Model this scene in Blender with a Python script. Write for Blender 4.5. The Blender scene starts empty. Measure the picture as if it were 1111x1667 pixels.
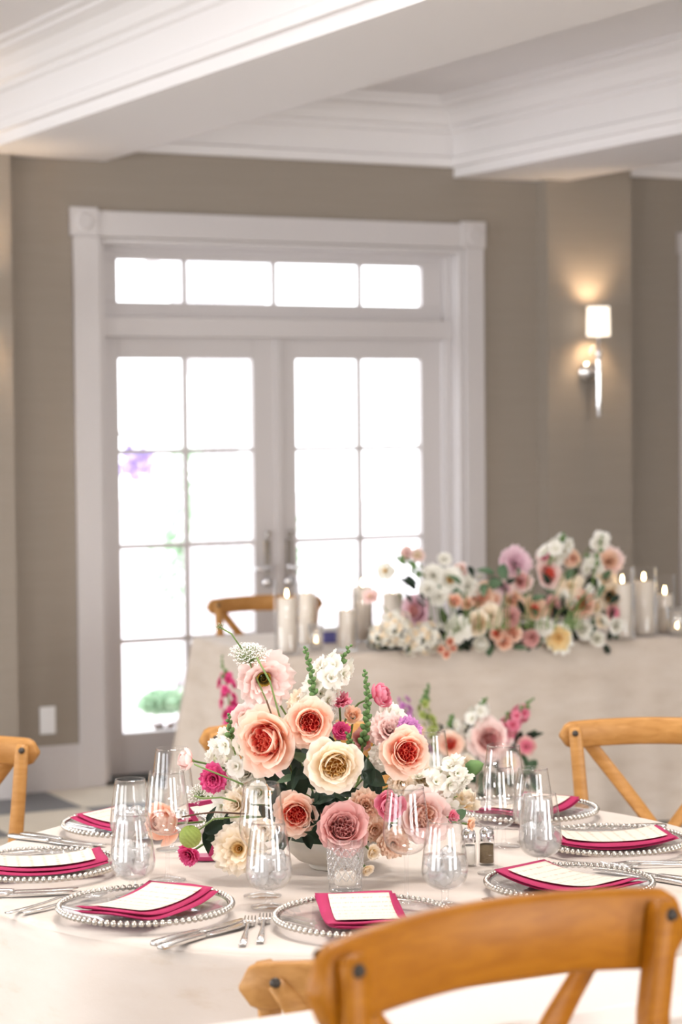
import bpy, math, random
from mathutils import Vector, Matrix, Quaternion
random.seed(7)
S = bpy.context.scene
C = S.collection
PI = math.pi

# ------------------------------------------------------------------ camera
H_CAM = 1.67
FPX = 3651.0
YAW, PITCH, ROLL = (math.radians(a) for a in (27.495, 2.4156, -0.5156))
cy, sy, cp, sp = math.cos(YAW), math.sin(YAW), math.cos(PITCH), math.sin(PITCH)
FW = Vector((sy * cp, cy * cp, -sp))
rt0 = Vector((cy, -sy, 0))
up0 = rt0.cross(FW)
RT = math.cos(ROLL) * rt0 + math.sin(ROLL) * up0
UP = -math.sin(ROLL) * rt0 + math.cos(ROLL) * up0
CAM = Vector((0, 0, H_CAM))
cd = bpy.data.cameras.new('camera')
cam = bpy.data.objects.new('camera', cd)
C.objects.link(cam)
cd.sensor_fit = 'HORIZONTAL'
cd.sensor_width = 24.0
cd.lens = FPX / 1111 * 24.0
cd.clip_start = 0.05
cd.dof.use_dof = True
cd.dof.focus_distance = 4.38
cd.dof.aperture_fstop = 4.0
cam.matrix_world = Matrix(((RT.x, UP.x, -FW.x, CAM.x), (RT.y, UP.y, -FW.y, CAM.y), (RT.z, UP.z, -FW.z, CAM.z), (0, 0, 0, 1)))
S.camera = cam


def ray(x, y):
    return FW + RT * ((x - 555.5) / FPX) + UP * ((833.5 - y) / FPX)


def onz(x, y, z):
    r = ray(x, y)
    return CAM + r * ((z - H_CAM) / r.z)


def atd(x, y, d):
    return CAM + ray(x, y) * d


def yw(r, d, z=0.0):          # right / depth of the view's ground track -> world
    return Vector((r * cy + d * sy, -r * sy + d * cy, z))


def vdir(a, b, c):            # right / up / towards the viewer -> world direction
    return (RT * a + UP * b - FW * c).normalized()


# ------------------------------------------------------------------ light
S.view_settings.view_transform = 'Standard'
S.view_settings.look = 'None'
S.view_settings.gamma = 1.0
S.view_settings.use_curve_mapping = False
S.view_settings.exposure = 0.58
W = bpy.data.worlds.new('sky')
S.world = W
W.use_nodes = True
bg = W.node_tree.nodes['Background']
bg.inputs[0].default_value = (0.93, 0.96, 1.0, 1)
bg.inputs[1].default_value = 3.0
S.cycles.caustics_reflective = False
S.cycles.caustics_refractive = False
S.cycles.transparent_max_bounces = 32
S.cycles.max_bounces = 10
S.cycles.diffuse_bounces = 5


def area(name, loc, target, sx, sz, power, col):
    l = bpy.data.lights.new(name, 'AREA')
    l.shape = 'RECTANGLE'
    l.size, l.size_y, l.energy, l.color = sx, sz, power, col
    o = bpy.data.objects.new(name, l)
    C.objects.link(o)
    o.location = loc
    o.rotation_euler = (Vector(target) - Vector(loc)).to_track_quat('-Z', 'Y').to_euler()
    return o


# daylight at the windows out of view, plus one added front fill lamp
for i, (yy, pw_) in enumerate(((0.6, 10), (3.6, 30), (7.65, 140))):
    area('window_and_fill_light', (-3.35, yy, 1.5), (0.0, yy, 1.5), 1.9, 2.3, pw_, (0.96, 0.98, 1.0))
for i, (xx, pw_) in enumerate(((2.0, 50), (5.6, 150))):  # second lamp is added fill for the far right wall and head table
    area('window_and_fill_light', (xx, -3.35, 1.6), (xx, 0, 1.6), 1.9, 2.3, pw_, (1.0, 0.96, 0.92))

# unseen disc lamps added overhead to light the table top
for xx in (.6, 2.2, 3.8):
    for yy in (3.4, 4.9):
        l = bpy.data.lights.new('added_overhead_lamp', 'AREA')
        l.shape, l.size, l.energy, l.color = 'DISK', .5, 25, (1.0, .95, .90)
        o = bpy.data.objects.new('added_overhead_lamp', l)
        C.objects.link(o)
        o.location = (xx, yy, 3.19)

# ------------------------------------------------------------------ helpers
def tag(o, label=None, cat=None, group=None, kind=None):
    for k, v in (('label', label), ('category', cat), ('group', group), ('kind', kind)):
        if v:
            o[k] = v
    return o


def link(name, data, parent=None, loc=None, rot=None, scale=None, mat=None):
    o = bpy.data.objects.new(name, data)
    C.objects.link(o)
    if parent is not None:
        o.parent = parent
    if loc is not None:
        o.location = loc
    if rot is not None:
        if isinstance(rot, Quaternion):
            o.rotation_mode = 'QUATERNION'
            o.rotation_quaternion = rot
        else:
            o.rotation_euler = rot
    if scale is not None:
        o.scale = (scale,) * 3 if isinstance(scale, (int, float)) else scale
    if mat is not None and data is not None:
        if len(data.materials) == 0:
            data.materials.append(mat)
        elif data.materials[0] is not mat:
            o.material_slots[0].link = 'OBJECT'
            o.material_slots[0].material = mat
    return o


def empty(name, loc=(0, 0, 0), rz=0.0, parent=None):
    o = link(name, None, parent, loc, (0, 0, rz))
    o.empty_display_size = 0.05
    return o


class MB:
    def __init__(s):
        s.v, s.f, s.uv = [], [], []

    def add(s, verts, faces, uvs=None):
        n = len(s.v)
        s.v += [tuple(p) for p in verts]
        s.f += [tuple(i + n for i in f) for f in faces]
        s.uv += (uvs if uvs else [(0.5, 0.5)] * len(verts))
        return s

    def box(s, x0, x1, y0, y1, z0, z1):
        v = [(x, y, z) for z in (z0, z1) for y in (y0, y1) for x in (x0, x1)]
        return s.add(v, [(0, 2, 3, 1), (4, 5, 7, 6), (0, 1, 5, 4), (2, 6, 7, 3), (0, 4, 6, 2), (1, 3, 7, 5)])

    def grid(s, fn, nu, nv, closed_u=False):
        vs, uv = [], []
        for j in range(nv + 1):
            for i in range(nu if closed_u else nu + 1):
                vs.append(fn(i / nu, j / nv))
                uv.append((i / nu, j / nv))
        m = nu if closed_u else nu + 1
        fs = []
        for j in range(nv):
            for i in range(nu):
                a, b = j * m + i, j * m + (i + 1) % m
                fs.append((a, b, b + m, a + m))
        return s.add(vs, fs, uv)

    def lathe(s, prof, n=32, cx=0, cyy=0):
        k = len(prof) - 1

        def fn(u, v):
            r, z = prof[round(v * k)]
            a = u * 2 * PI
            return (cx + r * math.cos(a), cyy + r * math.sin(a), z)
        return s.grid(fn, n, k, True)

    def tube(s, pts, rad, n=8, flat=None, caps=True):
        pts = [Vector(p) for p in pts]
        k = len(pts)
        rads = rad if isinstance(rad, (list, tuple)) else [rad] * k
        vs, uv = [], []
        t0 = (pts[1] - pts[0]).normalized()
        ref = Vector((0, 0, 1)) if abs(t0.z) < 0.9 else Vector((1, 0, 0))
        nrm = t0.cross(ref).normalized()
        for i, p in enumerate(pts):
            t = (pts[min(i + 1, k - 1)] - pts[max(i - 1, 0)]).normalized()
            nrm = (nrm - t * nrm.dot(t)).normalized()
            b = t.cross(nrm)
            for j in range(n):
                a = 2 * PI * j / n
                vs.append(p + (nrm * math.cos(a) + b * math.sin(a)) * rads[i])
                uv.append((j / n, i / (k - 1)))
        fs = [(i * n + j, i * n + (j + 1) % n, (i + 1) * n + (j + 1) % n, (i + 1) * n + j) for i in range(k - 1) for j in range(n)]
        if caps:
            fs += [tuple(range(n - 1, -1, -1)), tuple(range((k - 1) * n, k * n))]
        return s.add(vs, fs, uv)

    def bar(s, pts, w, t, side, n=None):
        """rounded flat bar along pts: width w along 'side', thickness t across; w,t may be lists"""
        pts = [Vector(p) for p in pts]
        k = len(pts)
        ws = w if isinstance(w, (list, tuple)) else [w] * k
        ts = t if isinstance(t, (list, tuple)) else [t] * k
        vs, uv = [], []
        sec = [(-.5, -.3), (-.42, -.5), (.42, -.5), (.5, -.3), (.5, .3), (.42, .5), (-.42, .5), (-.5, .3)]
        for i, p in enumerate(pts):
            tg = (pts[min(i + 1, k - 1)] - pts[max(i - 1, 0)]).normalized()
            sd = Vector(side)
            sd = (sd - tg * sd.dot(tg)).normalized()
            th = tg.cross(sd)
            for a, b in sec:
                vs.append(p + sd * (a * ws[i]) + th * (b * ts[i]))
                uv.append((a + .5, i / (k - 1)))
        m = 8
        fs = [(i * m + j, i * m + (j + 1) % m, (i + 1) * m + (j + 1) % m, (i + 1) * m + j) for i in range(k - 1) for j in range(m)]
        fs += [tuple(range(m - 1, -1, -1)), tuple(range((k - 1) * m, k * m))]
        return s.add(vs, fs, uv)

    def prism(s, poly, z0, z1):
        n = len(poly)
        v = [(x, y, z0) for x, y in poly] + [(x, y, z1) for x, y in poly]
        f = [tuple(range(n - 1, -1, -1)), tuple(range(n, 2 * n))] + [(i, (i + 1) % n, n + (i + 1) % n, n + i) for i in range(n)]
        return s.add(v, f)

    def xf(s, M):
        s.v = [tuple(M @ Vector(p)) for p in s.v]
        return s

    def mesh(s, name, mat=None, smooth=True):
        me = bpy.data.meshes.new(name)
        me.from_pydata(s.v, [], s.f)
        ul = me.uv_layers.new(name='UVMap')
        for lp in me.loops:
            ul.data[lp.index].uv = s.uv[lp.vertex_index]
        if smooth:
            me.polygons.foreach_set('use_smooth', [True] * len(me.polygons))
        if mat:
            me.materials.append(mat)
        me.update()
        return me

    def obj(s, name, mat, parent=None, loc=None, rot=None, smooth=True, bevel=0, solid=0, fix=True):
        me = s.mesh(name, mat, smooth)
        o = link(name, me, parent, loc, rot)
        if fix:
            import bmesh
            bm = bmesh.new()
            bm.from_mesh(me)
            bmesh.ops.recalc_face_normals(bm, faces=bm.faces)
            bm.to_mesh(me)
            bm.free()
        if solid:
            m = o.modifiers.new('thickness', 'SOLIDIFY')
            m.thickness = solid
            m.offset = 0
        if bevel:
            m = o.modifiers.new('bevel', 'BEVEL')
            m.width = bevel
            m.segments = 2
            m.limit_method = 'ANGLE'
        return o


def boxo(name, x0, x1, y0, y1, z0, z1, mat, parent=None, bevel=0, **k):
    return MB().box(x0, x1, y0, y1, z0, z1).obj(name, mat, parent, smooth=False, bevel=bevel, **k)


def struct(o):
    o['kind'] = 'structure'
    return o


# ------------------------------------------------------------------ materials
def nodes_of(name):
    m = bpy.data.materials.new(name)
    m.use_nodes = True
    nt = m.node_tree
    return m, nt, nt.nodes['Principled BSDF']


def pmat(name, col, rough=0.5, metal=0.0, col2=None, scale=8.0, stretch=(1, 1, 1), bump=0.0, bscale=60.0, spec=None, coords='Object', emit=0, emitcol=None, detail=3.0):
    m, nt, p = nodes_of(name)
    p.inputs['Base Color'].default_value = (*col, 1)
    p.inputs['Roughness'].default_value = rough
    p.inputs['Metallic'].default_value = metal
    if spec is not None:
        p.inputs['Specular IOR Level'].default_value = spec
    if emit:
        p.inputs['Emission Color'].default_value = (*(emitcol or col), 1)
        p.inputs['Emission Strength'].default_value = emit
    if col2 or bump:
        tc = nt.nodes.new('ShaderNodeTexCoord')
        mp = nt.nodes.new('ShaderNodeMapping')
        mp.inputs['Scale'].default_value = stretch
        nt.links.new(tc.outputs[coords], mp.inputs[0])
    if col2:
        n = nt.nodes.new('ShaderNodeTexNoise')
        n.inputs['Scale'].default_value = scale
        n.inputs['Detail'].default_value = detail
        r = nt.nodes.new('ShaderNodeValToRGB')
        r.color_ramp.elements[0].position = .35
        r.color_ramp.elements[1].position = .65
        r.color_ramp.elements[0].color = (*col, 1)
        r.color_ramp.elements[1].color = (*col2, 1)
        nt.links.new(mp.outputs[0], n.inputs[0])
        nt.links.new(n.outputs[0], r.inputs[0])
        nt.links.new(r.outputs[0], p.inputs['Base Color'])
    if bump:
        n2 = nt.nodes.new('ShaderNodeTexNoise')
        n2.inputs['Scale'].default_value = bscale
        b = nt.nodes.new('ShaderNodeBump')
        b.inputs['Strength'].default_value = bump
        b.inputs['Distance'].default_value = 0.005
        nt.links.new(mp.outputs[0], n2.inputs[0])
        nt.links.new(n2.outputs[0], b.inputs['Height'])
        nt.links.new(b.outputs[0], p.inputs['Normal'])
    return m


def petalmat(name, stops, trans=0.35, rough=.6):
    """colour runs along the petal (UV v) from base to tip, half translucent"""
    m = bpy.data.materials.new(name)
    m.use_nodes = True
    nt = m.node_tree
    nt.nodes.clear()
    out = nt.nodes.new('ShaderNodeOutputMaterial')
    uv = nt.nodes.new('ShaderNodeUVMap')
    sep = nt.nodes.new('ShaderNodeSeparateXYZ')
    r = nt.nodes.new('ShaderNodeValToRGB')
    els = r.color_ramp.elements
    while len(els) < len(stops):
        els.new(.5)
    for e, (p, c) in zip(els, stops):
        e.position = p
        e.color = (*c, 1)
    d = nt.nodes.new('ShaderNodeBsdfPrincipled')
    d.inputs['Roughness'].default_value = rough
    d.inputs['Specular IOR Level'].default_value = .25
    t = nt.nodes.new('ShaderNodeBsdfTranslucent')
    mx = nt.nodes.new('ShaderNodeMixShader')
    mx.inputs[0].default_value = trans
    nt.links.new(uv.outputs[0], sep.inputs[0])
    nt.links.new(sep.outputs[1], r.inputs[0])
    nt.links.new(r.outputs[0], d.inputs['Base Color'])
    nt.links.new(r.outputs[0], t.inputs[0])
    nt.links.new(d.outputs[0], mx.inputs[1])
    nt.links.new(t.outputs[0], mx.inputs[2])
    nt.links.new(mx.outputs[0], out.inputs[0])
    return m


def glassmat(name, tint=(1, 1, 1), milky=0.0, ior=1.45, rough=0.0, boost=1.0):
    """thin clear wall: see-through with a Fresnel mirror"""
    m = bpy.data.materials.new(name)
    m.use_nodes = True
    nt = m.node_tree
    nt.nodes.clear()
    out = nt.nodes.new('ShaderNodeOutputMaterial')
    t = nt.nodes.new('ShaderNodeBsdfTransparent')
    t.inputs[0].default_value = (*tint, 1)
    g = nt.nodes.new('ShaderNodeBsdfGlossy')
    g.inputs['Roughness'].default_value = rough
    lw = nt.nodes.new('ShaderNodeLayerWeight')
    lw.inputs[0].default_value = .5
    pw = nt.nodes.new('ShaderNodeMath')
    pw.operation = 'POWER'
    pw.inputs[1].default_value = 4.0
    mu = nt.nodes.new('ShaderNodeMath')
    mu.operation = 'MULTIPLY_ADD'
    mu.use_clamp = True
    mu.inputs[1].default_value = .75
    mu.inputs[2].default_value = .035 * boost
    nt.links.new(lw.outputs['Facing'], pw.inputs[0])
    nt.links.new(pw.outputs[0], mu.inputs[0])
    mx = nt.nodes.new('ShaderNodeMixShader')
    nt.links.new(mu.outputs[0], mx.inputs[0])
    src = t
    if milky:
        tr = nt.nodes.new('ShaderNodeBsdfTranslucent')
        tr.inputs[0].default_value = (1, .99, .98, 1)
        df = nt.nodes.new('ShaderNodeBsdfDiffuse')
        df.inputs[0].default_value = (1, .99, .98, 1)
        m2 = nt.nodes.new('ShaderNodeMixShader')
        nt.links.new(tr.outputs[0], m2.inputs[1])
        nt.links.new(df.outputs[0], m2.inputs[2])
        m3 = nt.nodes.new('ShaderNodeMixShader')
        m3.inputs[0].default_value = milky
        nt.links.new(t.outputs[0], m3.inputs[1])
        nt.links.new(m2.outputs[0], m3.inputs[2])
        src = m3
    nt.links.new(src.outputs[0], mx.inputs[1])
    nt.links.new(g.outputs[0], mx.inputs[2])
    nt.links.new(mx.outputs[0], out.inputs[0])
    return m


M = {}
M['wall'] = pmat('taupe_grasscloth', (.30, .256, .212), .9, col2=(.312, .267, .222), scale=3, stretch=(1, 1, 30), bump=.12, bscale=120)
M['white'] = pmat('white_trim_paint', (.58, .545, .54), .45)
M['ceil'] = pmat('ceiling_paint', (.78, .75, .745), .7)
M['floorbase'] = pmat('grout', (.42, .40, .37), .9)
M['tile_d'] = pmat('dark_grey_tile', (.13, .135, .145), .45, col2=(.17, .175, .185), scale=3)
M['tile_l'] = pmat('beige_tile', (.72, .66, .56), .45, col2=(.66, .60, .50), scale=3)
M['pane'] = glassmat('window_glass', boost=.7)
M['black'] = pmat('dark_bronze', (.03, .035, .035), .5)
M['chrome'] = pmat('polished_nickel', (.8, .8, .82), .12, 1.0)
M['steel'] = pmat('brushed_steel', (.72, .70, .68), .22, 1.0)
M['silver'] = pmat('silver_bead', (.62, .59, .54), .2, 1.0)
M['outlet'] = pmat('white_plastic', (.85, .85, .86), .4)


def woodmat(name, a, b):
    m, nt, p = nodes_of(name)
    tc = nt.nodes.new('ShaderNodeTexCoord')
    mp = nt.nodes.new('ShaderNodeMapping')
    mp.inputs['Scale'].default_value = (3, 14, 14)
    n = nt.nodes.new('ShaderNodeTexNoise')
    n.inputs['Scale'].default_value = 5
    n.inputs['Detail'].default_value = 6
    n.inputs['Distortion'].default_value = .6
    r = nt.nodes.new('ShaderNodeValToRGB')
    r.color_ramp.elements[0].position = .3
    r.color_ramp.elements[1].position = .7
    r.color_ramp.elements[0].color = (*a, 1)
    r.color_ramp.elements[1].color = (*b, 1)
    nt.links.new(tc.outputs['Object'], mp.inputs[0])
    nt.links.new(mp.outputs[0], n.inputs[0])
    nt.links.new(n.outputs[0], r.inputs[0])
    nt.links.new(r.outputs[0], p.inputs['Base Color'])
    p.inputs['Roughness'].default_value = .42
    p.inputs['Specular IOR Level'].default_value = .3
    bm = nt.nodes.new('ShaderNodeBump')
    bm.inputs['Strength'].default_value = .08
    nt.links.new(n.outputs[0], bm.inputs['Height'])
    nt.links.new(bm.outputs[0], p.inputs['Normal'])
    return m


M['oak'] = woodmat('honey_oak', (.40, .185, .048), (.53, .27, .085))
M['oak_dark'] = woodmat('amber_oak', (.33, .11, .002), (.42, .155, .006))
M['seat'] = pmat('woven_seat', (.45, .30, .15), .8, bump=.6, bscale=300)
M['bolt'] = pmat('dark_bolt', (.05, .04, .032), .45, .3)


def clothmat(name, a, b, c):
    """linen with soft, irregular rectangular slub patches"""
    m, nt, p = nodes_of(name)
    tc = nt.nodes.new('ShaderNodeTexCoord')
    mp = nt.nodes.new('ShaderNodeMapping')
    mp.inputs['Scale'].default_value = (2.2, 2.2, 7)
    n = nt.nodes.new('ShaderNodeTexNoise')
    n.inputs['Scale'].default_value = 2.0
    n.inputs['Detail'].default_value = 5
    n.inputs['Roughness'].default_value = .65
    r = nt.nodes.new('ShaderNodeValToRGB')
    e = r.color_ramp.elements
    e.new(.5)
    for q, (pp, col) in zip(e, ((.36, a), (.55, b), (.74, c))):
        q.position = pp
        q.color = (*col, 1)
    w = nt.nodes.new('ShaderNodeTexNoise')
    w.inputs['Scale'].default_value = 260
    b1 = nt.nodes.new('ShaderNodeBump')
    b1.inputs['Strength'].default_value = .12
    b1.inputs['Distance'].default_value = .002
    nt.links.new(tc.outputs['Object'], mp.inputs[0])
    nt.links.new(mp.outputs[0], n.inputs[0])
    nt.links.new(n.outputs[0], r.inputs[0])
    nt.links.new(r.outputs[0], p.inputs['Base Color'])
    nt.links.new(tc.outputs['Object'], w.inputs[0])
    nt.links.new(w.outputs[0], b1.inputs['Height'])
    nt.links.new(b1.outputs[0], p.inputs['Normal'])
    p.inputs['Roughness'].default_value = .75
    p.inputs['Sheen Weight'].default_value = .2
    return m


M['linen'] = clothmat('ivory_linen', (.66, .58, .52), (.64, .555, .49), (.56, .45, .35))
M['linen2'] = clothmat('oatmeal_linen', (.66, .575, .50), (.62, .53, .45), (.54, .45, .37))
M['napkin'] = pmat('raspberry_cotton', (.37, .012, .08), .8, col2=(.43, .018, .105), scale=12, bump=.15, bscale=400)
M['magenta'] = pmat('raspberry_acrylic', (.42, .03, .12), .35)
M['glass'] = glassmat('clear_glass', boost=1.35)
M['plateglass'] = glassmat('plate_glass', (.97, .97, .975), milky=.06, boost=1.3)
M['cutglass'] = glassmat('cut_glass', milky=.12, boost=5.0, rough=.04)
M['water'] = glassmat('iced_water', milky=.22, ior=1.33)
M['ice'] = glassmat('ice', milky=.42, ior=1.6, rough=.06, boost=3.5)
M['wax'] = pmat('ivory_wax', (.86, .77, .67), .5)
M['wick'] = pmat('wick', (.05, .04, .03), .9)
M['flame'] = pmat('flame', (1, .75, .4), .5, emit=26, emitcol=(1, .72, .36))
M['bowl'] = pmat('grey_stoneware', (.60, .55, .48), .55, col2=(.55, .50, .43), scale=20)
M['salt'] = pmat('salt', (.85, .80, .73), .9)
M['pepper'] = pmat('ground_pepper', (.10, .065, .03), .9, col2=(.28, .20, .11), scale=900)
M['consolewhite'] = pmat('white_lacquer', (.86, .80, .76), .35)
M['navy'] = pmat('blue_card', (.12, .12, .36), .6)
M['shade'] = pmat('lamp_shade', (.9, .84, .76), .8, emit=1.1, emitcol=(1, .86, .70))

# petals and greenery (sRGB eyeballed -> linear)
def L(r, g, b):
    return tuple(((c / 255) / 12.92 if c / 255 < .04045 else ((c / 255 + .055) / 1.055) ** 2.4) for c in (r, g, b))


M['peach'] = petalmat('peach_petal', [(0, L(250, 150, 118)), (.3, L(253, 198, 165)), (1, L(254, 230, 214))])
M['coral'] = petalmat('coral_heart', [(0, L(228, 55, 65)), (.55, L(245, 95, 90)), (1, L(253, 160, 135))])
M['cream'] = petalmat('cream_petal', [(0, L(250, 222, 160)), (.4, L(252, 236, 205)), (1, L(254, 244, 230))])
M['butter'] = petalmat('butter_heart', [(0, L(232, 165, 70)), (.6, L(248, 214, 140)), (1, L(252, 236, 195))])
M['pink'] = petalmat('rose_pink_petal', [(0, L(205, 60, 105)), (.5, L(236, 118, 150)), (1, L(246, 172, 190))])
M['blush'] = petalmat('blush_petal', [(0, L(240, 172, 165)), (.4, L(249, 216, 210)), (1, L(254, 236, 231))])
M['mauve'] = petalmat('dusty_rose_petal', [(0, L(205, 120, 120)), (.5, L(228, 165, 160)), (1, L(240, 195, 190))])
M['lilac'] = petalmat('lilac_blush_petal', [(0, L(200, 140, 165)), (.5, L(230, 190, 205)), (1, L(245, 220, 228))])
M['whitep'] = petalmat('white_petal', [(0, L(228, 232, 205)), (.35, L(248, 245, 235)), (1, L(254, 252, 246))])
M['hot'] = petalmat('magenta_petal', [(0, L(170, 20, 80)), (.5, L(225, 50, 125)), (1, L(240, 110, 165))])
M['purple'] = petalmat('orchid_petal', [(0, L(150, 70, 150)), (.5, L(200, 120, 190)), (1, L(225, 165, 215))])
M['darkeye'] = petalmat('dark_eye', [(0, L(40, 35, 25)), (.6, L(90, 75, 30)), (1, L(205, 165, 60))], trans=0)
M['apricot'] = petalmat('apricot_petal', [(0, L(240, 170, 120)), (.5, L(248, 208, 175)), (1, L(252, 228, 208))])
M['leaf'] = petalmat('dark_leaf', [(0, L(30, 44, 32)), (.5, L(36, 52, 38)), (1, L(50, 68, 50))], trans=.15, rough=.4)
M['leafg'] = petalmat('sage_leaf', [(0, L(80, 110, 80)), (1, L(125, 150, 120))], trans=.25)
M['stem'] = petalmat('green_stem', [(0, L(95, 120, 65)), (1, L(130, 150, 90))], trans=0)
M['stemd'] = petalmat('brown_stem', [(0, L(80, 55, 45)), (1, L(95, 70, 50))], trans=0)
M['bud'] = petalmat('green_bud', [(0, L(75, 112, 65)), (1, L(128, 160, 100))], trans=.2)
M['pod'] = petalmat('lime_pod', [(0, L(120, 140, 60)), (1, L(175, 185, 105))], trans=.1)

# ------------------------------------------------------------------ the room
WY = 9.53                      # back wall plane
SOF, CEIL = 2.837, 3.20
OX0, OX1, OZ = 3.732, 5.652, 2.495   # door opening
m = MB()
m.box(-3.5, OX0, WY, WY + .25, 0, CEIL + .1)
m.box(OX1, 10.5, WY, WY + .25, 0, CEIL + .1)
m.box(OX0, OX1, WY, WY + .25, OZ, CEIL + .1)
struct(m.obj('wall_back', M['wall'], smooth=False))
struct(boxo('wall_right', 10.5, 10.7, -3.5, WY + .25, 0, CEIL + .1, M['wall']))
# left and front walls stand out of view: piers between tall windows
m = MB()
m.box(-3.7, -3.5, -3.5, WY + .25, 2.75, CEIL + .1)
m.box(-3.7, -3.5, -3.5, WY + .25, 0, .25)
for a, b in ((-3.5, -.45), (1.65, 2.55), (4.65, 6.6), (8.7, WY + .25)):
    m.box(-3.7, -3.5, a, b, .25, 2.75)
struct(m.obj('wall_left', M['wall'], smooth=False))
m = MB()
m.box(-3.7, 10.7, -3.7, -3.5, 2.85, CEIL + .1)
m.box(-3.7, 10.7, -3.7, -3.5, 0, .35)
for a, b in ((-3.7, .95), (3.05, 4.55), (6.65, 10.7)):  # right-hand opening added with the fill lamp, for front light
    m.box(a, b, -3.7, -3.5, .35, 2.85)
struct(m.obj('wall_front', M['wall'], smooth=False))
# pilasters
struct(boxo('wall_pilaster_right', 6.077, 6.579, 9.43, WY, 0, CEIL, M['wall']))
struct(boxo('wall_pilaster_left', 2.77, 3.287, 9.43, WY, 0, CEIL, M['wall']))
# baseboards
def baseboard(name, x0, x1, y):
    m = MB()
    m.box(x0, x1, y - .018, y, 0, .175)
    m.box(x0, x1, y - .012, y, .175, .203)
    return struct(m.obj(name, M['white'], smooth=False))


baseboard('baseboard_left', 3.287, 3.609, WY)
baseboard('baseboard_right', 5.757, 6.077, WY)
baseboard('baseboard_pilaster', 6.06, 6.597, 9.43)
baseboard('baseboard_pilaster_left', 2.75, 3.305, 9.43)
baseboard('baseboard_far_right', 6.579, 6.93, WY)

# floor: checker of square tiles laid with the walls
fl = struct(boxo('floor', -3.5, 10.5, -3.5, WY + .25, -.06, -.004, M['floorbase']))
TS = .488
td = MB().box(-.242, .242, -.242, .242, -.01, .0).mesh('tile', M['tile_d'], False)
for i in range(-9, 6):
    for j in range(0, 17):
        x, y = 3.44 + (i + .5) * TS, 9.036 + .488 - (j + .5) * TS
        if y - TS / 2 > WY - .02:
            continue
        dark = (i + j) % 2 == 1
        link('tile', td, fl, (x, y, 0), mat=M['tile_d'] if dark else M['tile_l'])

# ceiling: deep coffers between boxed beams, stepped crown all round
struct(boxo('ceiling', -3.5, 10.5, -3.5, WY + .25, CEIL, CEIL + .1, M['ceil']))
PROF = [(.0, 2.885), (.034, 2.885), (.034, 2.928), (.014, 2.938), (.014, 3.045), (.032, 3.052), (.032, 3.075), (.055, 3.085), (.07, 3.12), (.10, 3.15), (.15, 3.165), (.15, 3.18), (.185, 3.185), (.185, CEIL)]
beams = [(-1.751, -1.126), (.699, 1.324), (3.149, 3.774), (5.599, 6.203), (8.049, 8.674)]
for k, (a, b) in enumerate(beams):
    m = MB()
    m.box(a, b, -3.5, WY, SOF, CEIL)
    struct(m.obj('trim_%d' % (k + 1), M['ceil'], smooth=False))
edges = [-3.5] + [e for ab in beams for e in ab] + [10.5]
for k in range(0, len(edges), 2):
    x0, x1 = edges[k], edges[k + 1]
    vs, fs = [], []
    y0, y1 = -3.5, WY
    for p, z in PROF:
        if z < 2.93 and p == 0:
            pass
        vs += [(x0 + p, y0 + p, z), (x1 - p, y0 + p, z), (x1 - p, y1 - p, z), (x0 + p, y1 - p, z)]
    for i in range(len(PROF) - 1):
        for j in range(4):
            fs.append((i * 4 + j, i * 4 + (j + 1) % 4, (i + 1) * 4 + (j + 1) % 4, (i + 1) * 4 + j))
    mm = MB().add(vs, fs)
    struct(mm.obj('trim_%d' % (k // 2 + 10), M['ceil'], smooth=False))

# ------------------------------------------------------------------ french doors
dr = struct(empty('door_1', (4.69, WY, 0)))
def dp(name, boxes, mat, bevel=.003):
    m = MB()
    for b in boxes:
        m.box(*b)
    o = m.obj(name, mat, dr, smooth=False, bevel=bevel)
    o.data.transform(Matrix.Translation((-4.69, -WY, 0)))
    return o


CY = WY - .022
dp('casing', [(3.609, 3.732, CY, WY, 0, 2.496)], M['white'])
dp('casing', [(5.652, 5.757, CY, WY, 0, 2.496)], M['white'])
dp('casing', [(3.72, 5.63, CY, WY, 2.496, 2.612)], M['white'])
for x0, x1 in ((3.594, 3.724), (5.628, 5.762)):
    blk = dp('corner_block', [(x0, x1, CY - .01, WY, 2.496, 2.624)], M['white'])
    xm = (x0 + x1) / 2 - 4.69
    ro = MB().lathe([(.0, 0), (.012, .006), (.02, 0), (.03, .008), (.038, .004), (.042, 0)], 24).obj('rosette', M['white'], blk, (xm, -.032, 2.56), (PI / 2, 0, 0))
# jambs and head of the recess
dp('jamb', [(OX0, OX0 + .03, WY, WY + .22, 0, OZ)], M['white'])
dp('jamb', [(OX1 - .03, OX1, WY, WY + .22, 0, OZ)], M['white'])
dp('head_jamb', [(OX0 + .03, OX1 - .03, WY, WY + .22, OZ - .03, OZ)], M['white'])
dp('stop', [(OX1 - .055, OX1 - .03, WY + .08, WY + .13, 0, OZ - .03)], M['white'])
dp('stop', [(OX0 + .03, OX0 + .05, WY + .08, WY + .13, 0, OZ - .03)], M['white'])
dp('stop', [(OX0 + .05, OX1 - .055, WY + .08, WY + .12, 2.445, OZ - .03)], M['white'])
dp('transom_bar', [(OX0 + .03, OX1 - .03, WY + .06, WY + .2, 2.05, 2.14)], M['white'])
GY0, GY1 = WY + .13, WY + .175
X0, X1 = 3.785, 5.60
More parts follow.
